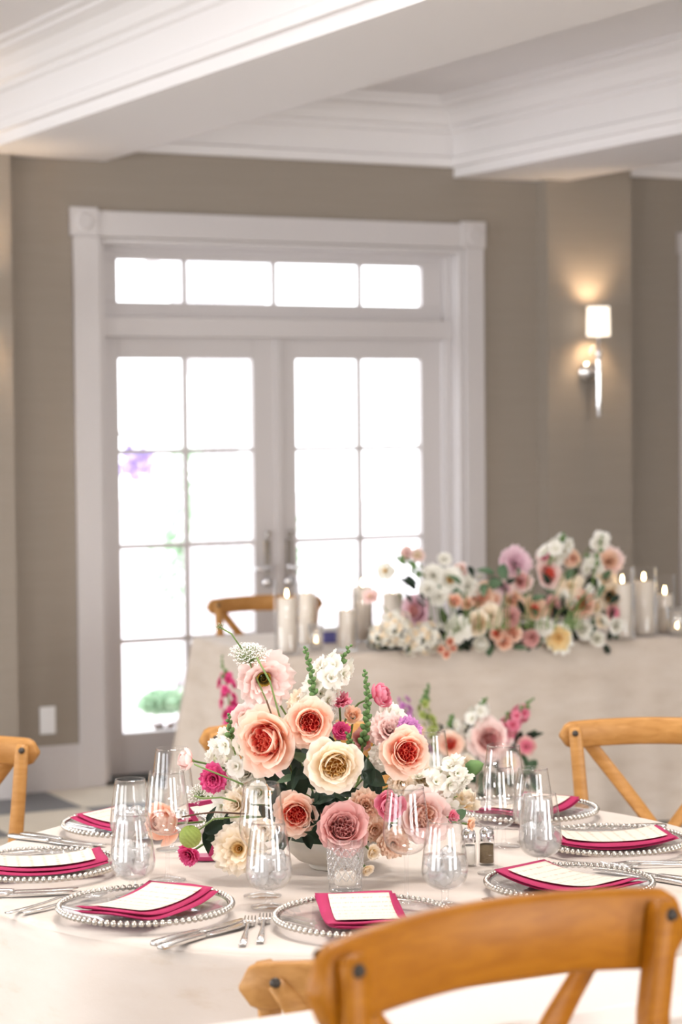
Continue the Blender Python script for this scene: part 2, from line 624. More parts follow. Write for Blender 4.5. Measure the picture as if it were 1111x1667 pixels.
# transom sash: frame, three bars, four panes
gx0, gx1, gz0, gz1 = 3.876, 5.49, 2.212, 2.408
dp('transom_frame', [(X0, X1, GY0, GY1, 2.14, gz0), (X0, X1, GY0, GY1, gz1, 2.447), (X0, gx0, GY0, GY1, gz0, gz1), (gx1, X1, GY0, GY1, gz0, gz1)], M['white'])
cuts = [gx0, 4.22, 4.685, 5.15, gx1]
for c in cuts[1:4]:
    dp('glazing_bar', [(c - .011, c + .011, GY0 + .008, GY1 - .008, gz0, gz1)], M['white'])
for a, b in zip(cuts, cuts[1:]):
    dp('pane', [(a, b, WY + .15, WY + .153, gz0, gz1)], M['pane'], 0)
# two leaves
zr = [.211, .639, 1.079, 1.519, 1.951]
for side, (lx0, lx1, a, mid, b) in enumerate(((3.79, 4.686, 3.878, 4.217, 4.562), (4.694, 5.597, 4.79, 5.141, 5.482))):
    lf = dp('door_leaf', [(lx0, a, GY0, GY1, .012, 2.055), (b, lx1, GY0, GY1, .012, 2.055), (a, b, GY0, GY1, .012, zr[0]), (a, b, GY0, GY1, zr[4], 2.055)], M['white'])
    def sub(name, boxes, mat, bevel=.002):
        m = MB()
        for q in boxes:
            m.box(*q)
        o = m.obj(name, mat, lf, smooth=False, bevel=bevel)
        o.data.transform(Matrix.Translation((-4.69, -WY, 0)))
        return o
    sub('glazing_bar', [(mid - .012, mid + .012, GY0 + .008, GY1 - .008, zr[0], zr[4])], M['white'])
    for z in zr[1:4]:
        sub('glazing_bar', [(a, b, GY0 + .0085, GY1 - .0085, z - .011, z + .011)], M['white'])
    for z0, z1 in zip(zr, zr[1:]):
        for p0, p1 in ((a, mid), (mid, b)):
            sub('pane', [(p0, p1, WY + .15, WY + .153, z0, z1)], M['pane'], 0)
    hx = 4.626 if side == 0 else 4.742
    sub('lock_plate', [(hx - .018, hx + .018, GY0 - .006, GY0, .92, 1.09)], M['chrome'])
    sgn = -1 if side == 0 else 1
    mh = MB().tube([(hx - 4.69, GY0 - WY - .005, .955), (hx - 4.69, GY0 - WY - .05, .955), (hx - 4.69 + sgn * .012, GY0 - WY - .058, .955), (hx - 4.69 + sgn * .10, GY0 - WY - .058, .952)], .009)
    mh.obj('lever_handle', M['chrome'], lf)
    MB().lathe([(0, .02), (.02, .018), (.026, .01), (.028, 0)], 20).obj('lock_cylinder', M['chrome'], lf, (hx - 4.69, GY0 - WY, .885), (PI / 2, 0, 0))
    sub('thumb_turn', [(hx - .012, hx + .012, GY0 - .02, GY0, 1.10, 1.13)], M['steel'])
dp('astragal', [(4.672, 4.710, GY0 - .014, GY0 + .002, .012, 2.055)], M['white'])
dp('threshold', [(OX0, OX1, WY - .0, WY + .24, 0, .022)], M['black'])
# casing of a second opening at the right edge of the view
m = MB()
m.box(6.945, 7.06, CY, WY, 0, 2.50)
m.box(6.93, 7.075, CY - .01, WY, 2.50, 2.61)
struct(m.obj('trim_30', M['white'], smooth=False, bevel=.003))

# wall outlet
o = empty('wall_outlet', (3.459, WY, .32))
boxo('cover_plate', -.037, .037, -.008, 0, -.062, .062, M['outlet'], o, .003)
for z in (-.026, .026):
    boxo('socket', -.016, .016, -.0105, -.007, z - .016, z + .016, M['outlet'], o, .002)
tag(o, 'white double wall outlet low on the taupe wall beside the door', 'outlet')


# ------------------------------------------------------------------ sconces
def sconce(loc, label):
    r = empty('wall_sconce', loc)          # at the backplate
    MB().lathe([(0, .03), (.03, .03), (.05, .018), (.055, 0)], 32).obj('backplate', M['steel'], r, (0, 0, 0), (PI / 2, 0, 0))
    MB().tube([(0, -.02, 0), (0, -.10, 0)], .008).obj('arm', M['chrome'], r)
    MB().lathe([(0, -.235), (.009, -.23), (.011, -.22), (.012, -.1), (.016, .02), (.012, .06), (.02, .085), (.02, .10), (.008, .12), (.008, .175)], 16).obj('stem', M['chrome'], r, (0, -.10, 0))
    cr = MB().lathe([(0, -.02), (.016, -.012), (.022, 0), (.016, .012), (0, .02)], 10).obj('crystal', M['cutglass'], r, (-.04, -.10, .105))
    MB().tube([(0, 0, 0), (.04, 0, 0)], .003).obj('crystal_pin', M['chrome'], cr)
    sh = MB().lathe([(.058, .175), (.055, .32)], 32).obj('shade', M['shade'], r, (0, -.10, 0), solid=.002)
    l = bpy.data.lights.new('bulb', 'POINT')
    l.energy, l.color, l.shadow_soft_size = 5, (1, .74, .48), .02
    lo = link('bulb', l, r, (0, -.10, .25))
    return tag(r, label, 'sconce', 'wall sconces')


sconce((6.31, 9.43, 1.888), 'lit nickel wall sconce with a white drum shade on the right pilaster')
sconce((3.09, 9.43, 1.95), 'lit wall sconce on the left pilaster, just past the left edge')

# ------------------------------------------------------------------ outside the doors
struct(boxo('ground_patio', -6, 22, WY + .25, 45, -.14, -.06, pmat('pale_paving', (.75, .70, .70), .9, col2=(.68, .62, .64), scale=2)))
hm = petalmat('hedge_leaf', [(0, L(165, 200, 170)), (1, L(205, 225, 200))], trans=.5)


def leafcloud(name, center, rad, n, size, mat, parent=None, seed=1):
    rnd = random.Random(seed)
    m = MB()
    for i in range(n):
        d = Vector((rnd.gauss(0, 1), rnd.gauss(0, 1), rnd.gauss(0, 1))).normalized()
        k = rnd.random() ** .4
        p = Vector((center[0] + d.x * rad[0] * k, center[1] + d.y * rad[1] * k, center[2] + d.z * rad[2] * k))
        q = Vector((rnd.gauss(0, 1), rnd.gauss(0, 1), rnd.gauss(0, 1))).normalized()
        a = q.orthogonal().normalized() * size * rnd.uniform(.6, 1.2)
        b = q.cross(a) * .5
        m.add([p - a, p + b, p + a, p - b], [(0, 1, 2, 3)], [(0, 0), (.5, .5), (0, 1), (.5, .5)])
    o = m.obj(name, mat, parent, fix=False)
    return o


def shrub(pos, rad, label, seed, mat, cat='shrub', nm='garden_shrub'):
    r = empty(nm, (pos[0], pos[1], -.06))
    f = leafcloud('foliage', (0, 0, rad[2] + .12), rad, 900, .05, mat, r, seed)
    f['kind'] = 'stuff'
    m = MB()
    for k in range(4):
        m.tube([(0, 0, 0), (.05 * math.cos(k * 1.6), .05 * math.sin(k * 1.6), rad[2] * .6), (rad[0] * .5 * math.cos(k * 1.6), rad[1] * .5 * math.sin(k * 1.6), rad[2] * 1.2)], [.02, .015, .006], 6)
    m.obj('branches', M['stemd'], r)
    return tag(r, label, cat)


p = atd(325, 930, 15.5)
shrub((p.x, p.y), (.34, .4, .75), 'pale green shrub outside, left of the white drape', 4, hm)
p = atd(425, 940, 16.2)
shrub((p.x, p.y), (.28, .35, .70), 'pale green shrub outside, right of the white drape', 5, hm)
p = atd(268, 1175, 12.4)
shrub((p.x, p.y), (.14, .12, .05), 'low pale plant on the paving outside the left door', 6, hm)
# gathered white drape hung from a post outside
p = atd(362, 900, 14.5)
r = empty('hanging_drape', (p.x, p.y, -.06))


def drape(u, v):
    z = v * 2.75
    w = .12 + .30 * abs((v - .55) / .45) ** 1.2 if v > .55 else .12 + .22 * ((.55 - v) / .55) ** .8
    x = (u - .5) * 2 * w
    return (x, .05 * math.sin(u * 26) * (w / .3), z)


MB().grid(drape, 48, 24).obj('cloth', pmat('white_voile', (.95, .95, .97), .9), r, solid=.004)
MB().tube([(0, .14, 0), (0, .14, 2.78)], .035).obj('post', M['white'], r)
MB().tube([(-.45, .14, 2.74), (.45, .14, 2.74)], .02).obj('rod', M['white'], r)
tag(r, 'gathered white drape tied back outside behind the left door', 'drape')
p = atd(222, 748, 13.5)
r = empty('hanging_flower_cluster', (p.x, p.y, p.z))
f = leafcloud('blossoms', (0, 0, -.02), (.13, .1, .11), 120, .045, petalmat('violet_bract', [(0, L(195, 175, 235)), (1, L(222, 208, 245))], .4), r, 9)
f['kind'] = 'stuff'
MB().tube([(0, 0, .02), (-.15, .05, .25), (-.5, .1, .6), (-.9, .2, .9), (-1.2, .25, -p.z - .06 + .02)], [.006, .008, .012, .02, .03], 6).obj('vine', M['stemd'], r)
tag(r, 'violet blossom cluster hanging outside the upper left door panes', 'flowers')


# ------------------------------------------------------------------ cross-back chairs
def chair(midL, midR, faces_viewer, lift, label, wood, zb=.84, rh_=.070, ry=.004, nm='cross_back_chair', grp='cross-back chairs'):
    """posts, bent top rail bolted on, crossed slats, round-cornered seat, four legs, stretchers"""
    a, b = Vector(midL), Vector(midR)
    d = (b - a)
    ang = math.atan2(d.y, d.x)
    if not faces_viewer:
        ang += PI
    mid = (a + b) / 2
    yb = .225
    if faces_viewer:
        mid = mid + Vector((-math.sin(ang), math.cos(ang), 0)) * .036
    base = Vector((mid.x, mid.y, 0)) - Vector((-math.sin(ang), math.cos(ang), 0)) * yb
    r = empty(nm, (base.x, base.y, 0), ang)
    zs = zb - .385            # seat height
    hb = .2275
    for s in (-1, 1):
        # rear leg and back post in one bent piece
        pts = [(s * .205, .30, 0), (s * .20, .235, zs * .5), (s * .197, .20, zs), (s * .205, .20, zs + .12), (s * .218, .212, zb - .12), (s * hb, yb - .022, zb), (s * (hb + .002), yb - .020, zb + .013)]
        MB().bar(pts, [.036, .038, .04, .038, .035, .034, .026], .028, (1, 0, 0)).obj('post', wood, r)
        pts = [(s * .215, -.215, 0), (s * .205, -.205, zs * .6), (s * .198, -.198, zs - .01)]
        MB().tube(pts, [.015, .018, .021], 10).obj('leg', wood, r)
    # rail
    n = 40
    pts, hs = [], []
    for i in range(n + 1):
        s = -1 + 2 * i / n
        pts.append((.268 * s, yb + ry + .055 * (1 - s * s), zb + .022 - rh_ / 2 + .010 * (1 - s * s)))
        e = abs(s)
        hs.append(rh_ * (1 if e < .88 else max(.12, math.sqrt(max(0, 1 - ((e - .88) / .12) ** 2)))))
    MB().bar(pts, hs, .024, (0, 0, 1)).obj('top_rail', wood, r)
    # crossed slats behind the rail, bolted at its ends
    for s in (-1, 1):
        pts = []
        for i in range(13):
            t = i / 12
            pts.append((s * (.222 - .300 * t), yb + .043 + .03 * math.sin(PI * t) - .062 * t + (0.006 if s > 0 else -.006) * math.sin(PI * t), zb - .002 - (zb - zs - .004) * t))
        MB().bar(pts, [.024, .033] + [.035] * 10 + [.032], .012, (s * .78, 0, .63)).obj('cross_slat', wood, r)
        MB().lathe([(0, .006), (.006, .005), (.0085, 0)], 12).obj('bolt', M['bolt'], r, (s * .222, yb + .048, zb), (-PI / 2, 0, 0))
        MB().lathe([(0, .006), (.006, .005), (.0085, 0)], 12).obj('bolt', M['bolt'], r, (s * hb, yb - .036, zb), (PI / 2, 0, 0))
    # seat
    poly = []
    for i in range(40):
        t = 2 * PI * i / 40
        c_, s_ = math.cos(t), math.sin(t)
        e = .35
        poly.append((.225 * math.copysign(abs(c_) ** e, c_) * (1 - .06 * s_), .215 * math.copysign(abs(s_) ** e, s_)))
    MB().prism(poly, zs - .02, zs + .012).obj('seat', wood, r, smooth=False, bevel=.006)
    MB().prism([(x * .84, y * .84) for x, y in poly], zs + .012, zs + .017).obj('seat_weave', M['seat'], r, smooth=False)
    for s in (-1, 1):
        MB().tube([(s * .205, -.206, zs * .45), (s * .199, .24, zs * .45)], .010, 8).obj('stretcher', wood, r)
    MB().tube([(-.2, -.208, zs * .6), (.2, -.208, zs * .6)], .010, 8).obj('stretcher', wood, r)
    return tag(r, label, 'chair', grp)


def railpair(leftbolt, ang, z):        # from the left bolt seen, turn in the view's ground track
    l = Vector(leftbolt)
    d = yw(math.cos(ang), math.sin(ang)) * .455
    return l, l + d


a = yw(-.117, 3.311)
b = yw(.335, 3.381)
chair(a, b, False, 0, 'oak cross-back chair drawn up to the front of the round table', M['oak'])
a, b = railpair(yw(.607, 5.826), math.radians(-8), .84)
chair(a, b, True, 0, 'oak cross-back chair at the far right of the round table', M['oak'])
b = yw(-.809, 5.609)
a = b - yw(math.cos(math.radians(6)), math.sin(math.radians(6))) * .455
chair(a, b, True, 0, 'oak cross-back chair at the far left, cut by the picture edge', M['oak'])
a, b = railpair(yw(-.33, 5.79), math.radians(3), .84)
chair(a, b, True, 0, 'oak cross-back chair hidden behind the centrepiece of the round table', M['oak'])
chair((4.10, 9.08, 0), (4.56, 8.99, 0), True, 0, 'oak cross-back chair behind the head table, in front of the doors', M['oak'])
# the tall one in the foreground
fz = 1.075
a, b = onz(590, 1580, fz), onz(1090, 1490, fz)
chair(a, b, True, .23, 'large blurred amber cross-back chair in the right foreground, nearest of all', M['oak_dark'], zb=fz, rh_=.096, ry=-.012)
# narrow white console behind it
r = empty('console_table', (1.55, 2.43, 0))
boxo('top', -.95, .75, -.088, .088, .89, .92, M['consolewhite'], r, .004)
for s in (-.85, .65):
    boxo('leg', s - .025, s + .025, -.07, .07, 0, .89, M['consolewhite'], r, .003)
boxo('lower_shelf', -.83, .63, -.07, .07, .18, .205, M['consolewhite'], r, .003)
tag(r, 'narrow white console ledge behind the blurred foreground chair', 'console')

# ------------------------------------------------------------------ round table with cloth
TC = yw(.03, 4.58)
TR, TH = .80, .76
r = empty('round_table', (TC.x, TC.y, 0))
MB().lathe([(0, .712), (TR - .03, .712), (TR - .012, .72), (TR - .012, .744), (TR - .02, .75), (0, .75)], 64).obj('tabletop', M['oak'], r)
for k in range(4):
    t = PI / 4 + k * PI / 2
    MB().tube([(.5 * math.cos(t), .5 * math.sin(t), 0), (.5 * math.cos(t), .5 * math.sin(t), .712)], .02).obj('leg', M['oak'], r)
tag(r, 'round banquet table under the ivory cloth', 'table')


def foldf(a):
    return .5 * math.sin(a * 9 + .6) + .3 * math.sin(a * 14 + 2.1) + .3 * math.sin(a * 5 + 4)


def roundcloth(u, v):
    a = u * 2 * PI
    if v < .34:
        q = v / .34 * (TR - .016)
        z = TH
    elif v < .46:
        t = (v - .34) / .12 * PI / 2
        q = TR - .016 + .016 * math.sin(t)
        z = TH - .016 * (1 - math.cos(t))
    else:
        t = (v - .46) / .54
        z = (TH - .016) * (1 - t) + .006
        q = TR + .004 + t * .015 + (.062 * t ** .7) * (foldf(a))
    x, y = q * math.cos(a), q * math.sin(a)
    if v < .34:
        z += .0012 * math.sin(x * 9 + y * 4) * math.sin(y * 7 - x * 3)
    return (x, y, z)


o = MB().grid(roundcloth, 220, 50, True).obj('tablecloth', M['linen'], None, (TC.x, TC.y, 0))
tag(o, 'ivory linen cloth draped over the round table', 'tablecloth')

# ------------------------------------------------------------------ place settings
ZT = TH + .0015
plate_me = MB().lathe([(0, .0045), (.085, .0045), (.098, .005), (.125, .012), (.152, .019), (.156, .0205), (.152, .0175), (.125, .0095), (.10, .0), (.0, .0)], 64).mesh('plate', M['plateglass'])
bead_me = MB().lathe([(0.0003, -.0062), (.0042, -.0045), (.006, 0), (.0042, .0045), (.0003, .0062)], 8).mesh('bead', M['silver'])
ring_me = MB().lathe([(.150, .0175), (.155, .0165), (.159, .0185), (.155, .0205), (.150, .0175)], 64).mesh('rim', M['silver'])


def napkin_z(x, y):
    return .010 + .016 * (abs(y) / .13) ** 2.4


def sheet(wx, wy, z0, th, nx=14, ny=22, wob=0.0, seed=0, skew=0.0):
    rnd = random.Random(seed)
    ph = [rnd.uniform(0, 6) for _ in range(4)]
    m = MB()

    def top(u, v):
        x, y = (u - .5) * wx, (v - .5) * wy
        e = max(abs(u - .5), abs(v - .5)) * 2
        edge = th * .5 * max(0, (e - .9) / .1) ** 2
        x += skew * y
        return (x + wob * .5 * math.sin(y * 40 + ph[0]), y + wob * .5 * math.sin(x * 60 + ph[1]), napkin_z(x, y) + z0 + th - edge + wob * math.sin(x * 45 + ph[2]) * math.sin(y * 30 + ph[3]))

    def bot(u, v):
        x, y, z = top(u, v)
        e = max(abs(u - .5), abs(v - .5)) * 2
        return (x, y, z - th + (th * max(0, (e - .9) / .1) ** 2) * .9)
    m.grid(top, nx, ny)
    n0 = len(m.v)
    m.grid(lambda u, v: bot(1 - u, v), nx, ny)
    # close the rim
    def bd(off, flip):
        ids = [off + i for i in range(nx + 1)] + [off + j * (nx + 1) + nx for j in range(1, ny + 1)] + [off + ny * (nx + 1) + i for i in range(nx - 1, -1, -1)] + [off + j * (nx + 1) for j in range(ny - 1, 0, -1)]
        return ids
    A = bd(0, False)
    B = []
    for i in A:
        j, k = divmod(i, nx + 1)
        B.append(n0 + j * (nx + 1) + (nx - k))
    for i in range(len(A)):
        k = (i + 1) % len(A)
        m.f.append((A[i], B[i], B[k], A[k]))
    return m


def cardmat():
    m, nt, p = nodes_of('menu_paper')
    uv = nt.nodes.new('ShaderNodeUVMap')
    mp = nt.nodes.new('ShaderNodeMapping')
    mp.inputs['Scale'].default_value = (46, 13, 1)
    n = nt.nodes.new('ShaderNodeTexNoise')
    n.inputs['Scale'].default_value = 1.0
    n.inputs['Detail'].default_value = 4
    w = nt.nodes.new('ShaderNodeTexWave')
    w.bands_direction = 'Y'
    w.inputs['Scale'].default_value = 2.6
    mu = nt.nodes.new('ShaderNodeMath')
    mu.operation = 'MULTIPLY'
    r = nt.nodes.new('ShaderNodeValToRGB')
    r.color_ramp.elements[0].position = .44
    r.color_ramp.elements[0].color = (*L(226, 210, 196), 1)
    r.color_ramp.elements[1].position = .54
    r.color_ramp.elements[1].color = (*L(192, 170, 154), 1)
    nt.links.new(uv.outputs[0], mp.inputs[0])
    nt.links.new(mp.outputs[0], n.inputs[0])
    nt.links.new(uv.outputs[0], w.inputs[0])
    nt.links.new(n.outputs[0], mu.inputs[0])
    nt.links.new(w.outputs[0], mu.inputs[1])
    nt.links.new(mu.outputs[0], r.inputs[0])
    nt.links.new(r.outputs[0], p.inputs['Base Color'])
    p.inputs['Roughness'].default_value = .7
    return m


M['card'] = cardmat()
nap_lo = [sheet(.150, .258, 0, .006, wob=.0016, seed=s, skew=.03 * (s - 1)).mesh('napkin_fold', M['napkin']) for s in range(3)]
nap_hi = [sheet(.143, .252, .0062, .006, wob=.0012, seed=s + 5, skew=-.02 * (s - 1)).mesh('napkin_fold', M['napkin']) for s in range(3)]
card_me = sheet(.112, .215, .0145, .0006).mesh('menu_card', M['card'])


def fork_mesh():
    m = MB()
    pts = [(0, -.10, .004), (0, -.05, .004), (0, .0, .006), (0, .035, .009), (0, .05, .008)]
    m.bar(pts, [.013, .011, .006, .006, .012], [.003, .003, .0035, .003, .0025], (1, 0, 0))
    m.bar([(0, .048, .008), (0, .06, .006), (0, .068, .005)], [.012, .023, .024], .0025, (1, 0, 0))
    for k in range(4):
        x = -.0095 + k * .0063
        m.bar([(x, .066, .005), (x, .085, .005), (x * .95, .102, .0085)], [.0038, .0034, .002], .0022, (1, 0, 0))
    return m.mesh('fork', M['steel'])


def knife_mesh():
    m = MB()
    m.bar([(0, -.12, .005), (0, -.113, .005), (0, -.06, .006), (0, -.01, .0055), (0, -.002, .0055)], [.010, .019, .017, .012, .010], [.006, .009, .009, .008, .006], (1, 0, 0))
    m.bar([(0, -.003, .005), (.001, .01, .005), (.002, .07, .005), (-.001, .108, .005), (-.006, .12, .005)], [.010, .017, .021, .018, .004], .0022, (1, 0, 0))
    return m.mesh('knife', M['steel'])


fork_me, knife_me = fork_mesh(), knife_mesh()
SET = [((.034, 3.975), 'front centre', 6), ((-.365, 4.077), 'front left', 10), ((.43, 4.248), 'front right', -8), ((.559, 4.669), 'right', 0),
       ((.415, 5.05), 'far right', 6), ((-.46, 4.918), 'far left', -4), ((-.611, 4.464), 'left', 3)]
for k, ((pr_, pd_), nm, tw) in enumerate(SET):
    P = yw(pr_, pd_, ZT)
    to = Vector((TC.x - P.x, TC.y - P.y, 0)).normalized()
    ang = math.atan2(to.y, to.x) - PI / 2
    root = empty('charger_plate', P, ang)
    link('plate', plate_me, root)
    link('rim', ring_me, root)
    for i in range(80):
        t = 2 * PI * i / 80
        link('bead', bead_me, root, (.159 * math.cos(t), .159 * math.sin(t), .0195))
    tag(root, 'clear glass charger with a silver beaded rim, %s of the round table' % nm, 'plate', 'beaded chargers')
    na = empty('napkin', P + Vector((0, 0, .0)), ang + math.radians(tw))
    link('lower_fold', nap_lo[k % 3], na, (.004, 0, 0))
    link('upper_fold', nap_hi[(k + 1) % 3], na, (-.003, .004, 0))
    tag(na, 'folded raspberry napkin on the %s charger' % nm, 'napkin', 'raspberry napkins')
    ca = link('menu_card', card_me, None, P + Vector((0, 0, .0012)), (0, 0, ang + math.radians(tw + (k % 3 - 1) * 2)))
    tag(ca, 'ivory menu card on the napkin of the %s charger' % nm, 'menu card', 'menu cards')
    ex, ey = Vector((math.cos(ang), math.sin(ang), 0)), Vector((-math.sin(ang), math.cos(ang), 0))
    if nm not in ('far right', 'far left'):
        for j, dx in enumerate((-.180, -.208)):
            f = link('fork', fork_me, None, P + ex * dx + ey * (-.03 - .02 * j), (0, 0, ang + math.radians(random.uniform(-3, 3))))
            tag(f, '%s silver fork beside the %s charger' % (('inner', 'outer')[j], nm), 'fork', 'forks')
    if nm != 'far right':
        ka = math.radians(random.uniform(-3, 3))
        for j, dx in enumerate((.181, .208)):
            f = link('knife', knife_me, None, P + ex * dx + ey * (-.055 - .012 * j), (0, 0, ang + ka))
            tag(f, '%s silver knife beside the %s charger' % (('inner', 'outer')[j], nm), 'knife', 'knives')

# ------------------------------------------------------------------ glassware
def arc(p0, p1, p2, n):
    return [((1 - t) ** 2 * p0[0] + 2 * t * (1 - t) * p1[0] + t * t * p2[0], (1 - t) ** 2 * p0[1] + 2 * t * (1 - t) * p1[1] + t * t * p2[1]) for t in (i / n for i in range(n + 1))]


wb = arc((.0045, .088), (.052, .093), (.0425, .150), 12) + arc((.0425, .150), (.039, .178), (.0345, .215), 8)[1:]
wine_bowl = MB().lathe(wb + [(.0335, .2155)] + [(max(.0005, q - .0011), z + .0008) for q, z in reversed(wb)], 40).mesh('bowl', M['glass'])
wine_stem = MB().lathe([(.006, .006), (.0038, .02), (.0036, .07), (.0048, .0885)], 12).mesh('stem', M['glass'])
foot_me = MB().lathe([(.0, .0), (.036, .0), (.0365, .0012), (.02, .0035), (.006, .0065), (.0, .007)], 36).mesh('foot', M['glass'])
gb = arc((.006, .030), (.050, .036), (.0425, .080), 12) + arc((.0425, .080), (.039, .118), (.0315, .158), 8)[1:]
gob_bowl = MB().lathe(gb + [(.0305, .1585)] + [(max(.0005, q - .0012), z + .0012) for q, z in reversed(gb)], 40).mesh('bowl', M['glass'])
gob_stem = MB().lathe([(.010, .005), (.0065, .012), (.0065, .024), (.009, .031)], 12).mesh('stem', M['glass'])
wz = .094
wp = [(max(0.0005, q - .0022), z + .002) for q, z in gb if z + .002 < wz]
water_me = MB().lathe([(0, wp[0][1])] + wp + [(wp[-1][0] - .0008, wz), (0, wz)], 32).mesh('water', M['water'])


def icemesh(seed):
    rnd = random.Random(seed)
    m = MB()
    m.grid(lambda u, v: tuple(c * .0135 * (1 + .25 * math.sin(5 * u * 6.28 + seed) * math.sin(v * 5 + seed)) for c in (math.copysign(abs(math.sin(v * PI) * math.cos(u * 2 * PI)) ** .5, math.cos(u * 2 * PI)), math.copysign(abs(math.sin(v * PI) * math.sin(u * 2 * PI)) ** .5, math.sin(u * 2 * PI)), math.copysign(abs(math.cos(v * PI)) ** .5, -math.cos(v * PI)))), 12, 8, True)
    return m.mesh('ice_cube', M['ice'])


ice_me = [icemesh(s) for s in range(3)]


def wine_glass(px, py, label):
    P = onz(px, py, .975)
    r = empty('wine_glass', (P.x, P.y, ZT))
    link('bowl', wine_bowl, r)
    link('stem', wine_stem, r)
    link('foot', foot_me, r)
    return tag(r, label, 'wine glass', 'wine glasses')


def goblet(px, py, label, seed):
    P = onz(px, py, .918)
    r = empty('water_goblet', (P.x, P.y, ZT))
    link('bowl', gob_bowl, r)
    link('stem', gob_stem, r)
    link('foot', foot_me, r, scale=(.95, .95, 1))
    link('water', water_me, r)
    rnd = random.Random(seed)
    for i in range(9):
        t = i * 2.2 + seed
        link('ice_cube', ice_me[i % 3], r, (.018 * math.cos(t), .018 * math.sin(t), (.052 + .0048 * i)), (rnd.uniform(0, 3), rnd.uniform(0, 3), rnd.uniform(0, 3)))
    return tag(r, label, 'water glass', 'water goblets')


wine_glass(271, 1257, 'empty wine glass at the left charger, beside the peach rose')
wine_glass(280, 1219, 'empty wine glass behind the peach rose, far left of the table')
wine_glass(426, 1277, 'empty wine glass behind the front left water goblet')
wine_glass(661, 1283, 'empty wine glass in front of the centrepiece, above the front centre charger')
wine_glass(700, 1190, 'empty wine glass behind the right of the centrepiece')
wine_glass(820, 1214, 'empty wine glass at the right charger, tallest of the right-hand group')
wine_glass(806, 1248, 'empty wine glass just behind the pepper shaker')
goblet(437, 1340, 'iced water goblet left of the cut-glass votive', 1)
goblet(724, 1338, 'iced water goblet left of the salt shaker, front right of the centrepiece', 2)
goblet(215, 1326, 'iced water goblet between the left and front left chargers', 3)
goblet(212, 1270, 'iced water goblet beside the far left charger', 4)
goblet(868, 1252, 'iced water goblet farther back at the right charger', 5)
goblet(880, 1293, 'iced water goblet right of the pepper shaker', 6)

# cut-glass votive
P = onz(563, 1452, .76)
r = empty('votive_holder', (P.x, P.y, ZT))


def cut(u, v):
    z = .012 + v * .093
    q = .0315 + .0045 * v
    a = u * 2 * PI
    if .15 < v < .8:
        q += .0022 * (abs(math.sin(a * 9 + v * 14)) + abs(math.sin(a * 9 - v * 14)) - 1)
    return (q * math.cos(a), q * math.sin(a), z)


MB().grid(cut, 144, 44, True).obj('glass_wall', M['cutglass'], r)
rg = MB()
for k in range(14):
    for sg in (-1, 1):
        pp = []
        for i in range(13):
            v_ = .14 + .66 * i / 12
            a_ = k * 2 * PI / 14 + sg * v_ * 1.9
            q_ = .0322 + .0045 * v_
            pp.append((q_ * math.cos(a_), q_ * math.sin(a_), .012 + v_ * .093))
        rg.tube(pp, .0007, 4, caps=False)
o = rg.obj('diamond_cut', glassmat('cut_ridge', milky=.55, boost=5), r)
o['label'] = 'crossed diamond cuts'
MB().lathe([(0, 0), (.031, 0), (.0325, .003), (.0315, .012), (.0, .012)], 40).obj('glass_base', M['cutglass'], r)
tag(r, 'cut-glass votive tumbler with a diamond pattern before the flower bowl', 'candle holder')
r = empty('votive_candle', (P.x, P.y, ZT + .0125))
MB().lathe([(0, 0), (.019, 0), (.021, .004), (.021, .026), (.018, .029), (0, .027)], 28).obj('wax', M['wax'], r)
MB().tube([(0, 0, .026), (.001, 0, .036)], .0008, 6).obj('wick', M['wick'], r)
tag(r, 'small cream candle inside the cut-glass votive tumbler', 'candle')


def shaker(px, py, fill, nm, label):
    P = onz(px, py, .76)
    r = empty(nm, (P.x, P.y, ZT))
    MB().lathe([(0, 0), (.0165, 0), (.0175, .003), (.0168, .045), (.0145, .049)], 10).obj('glass_body', M['glass'], r, smooth=False)
    MB().lathe([(0, .003), (.0148, .003), (.0142, .04), (0, .04)], 16).obj('contents', fill, r)
    cap = MB().lathe([(.0152, .047), (.0158, .049), (.0152, .062), (.0135, .069), (.008, .0745), (0, .0765)], 24).obj('cap', M['chrome'], r)
    for k in range(5):
        t = k * 2 * PI / 5
        MB().lathe([(0, .0006), (.0012, .0004), (.0014, 0)], 8).obj('hole', M['black'], cap, (.006 * math.cos(t), .006 * math.sin(t), .0752))
    tag(r, label, 'shaker', 'salt and pepper shakers')


shaker(763, 1409, M['salt'], 'salt_shaker', 'glass salt shaker with a chrome cap beside the pepper shaker')
shaker(793, 1407, M['pepper'], 'pepper_shaker', 'glass pepper shaker filled with ground pepper, chrome domed cap')

# raspberry table number on an oval foot
P = onz(335, 1400, .76)
r = empty('table_number_stand', (P.x, P.y, ZT), -YAW)
MB().prism([(.038 * math.cos(t * PI / 16), .022 * math.sin(t * PI / 16)) for t in range(32)], 0, .009).obj('oval_base', M['magenta'], r, smooth=False, bevel=.002)
s_ = 4.6 / FPX
pts = [((x - 335) * s_, 0, (1400 - y) * s_) for x, y in ((321, 1338), (311, 1322), (307, 1311), (326, 1308), (349, 1304), (354, 1322), (352, 1345), (347, 1370), (343, 1397))]
MB().bar(pts, .0105, .008, (1, 0, .6)).obj('numeral', M['magenta'], r, smooth=False)
tag(r, 'raspberry acrylic table number stand left of the flower bowl', 'table number')


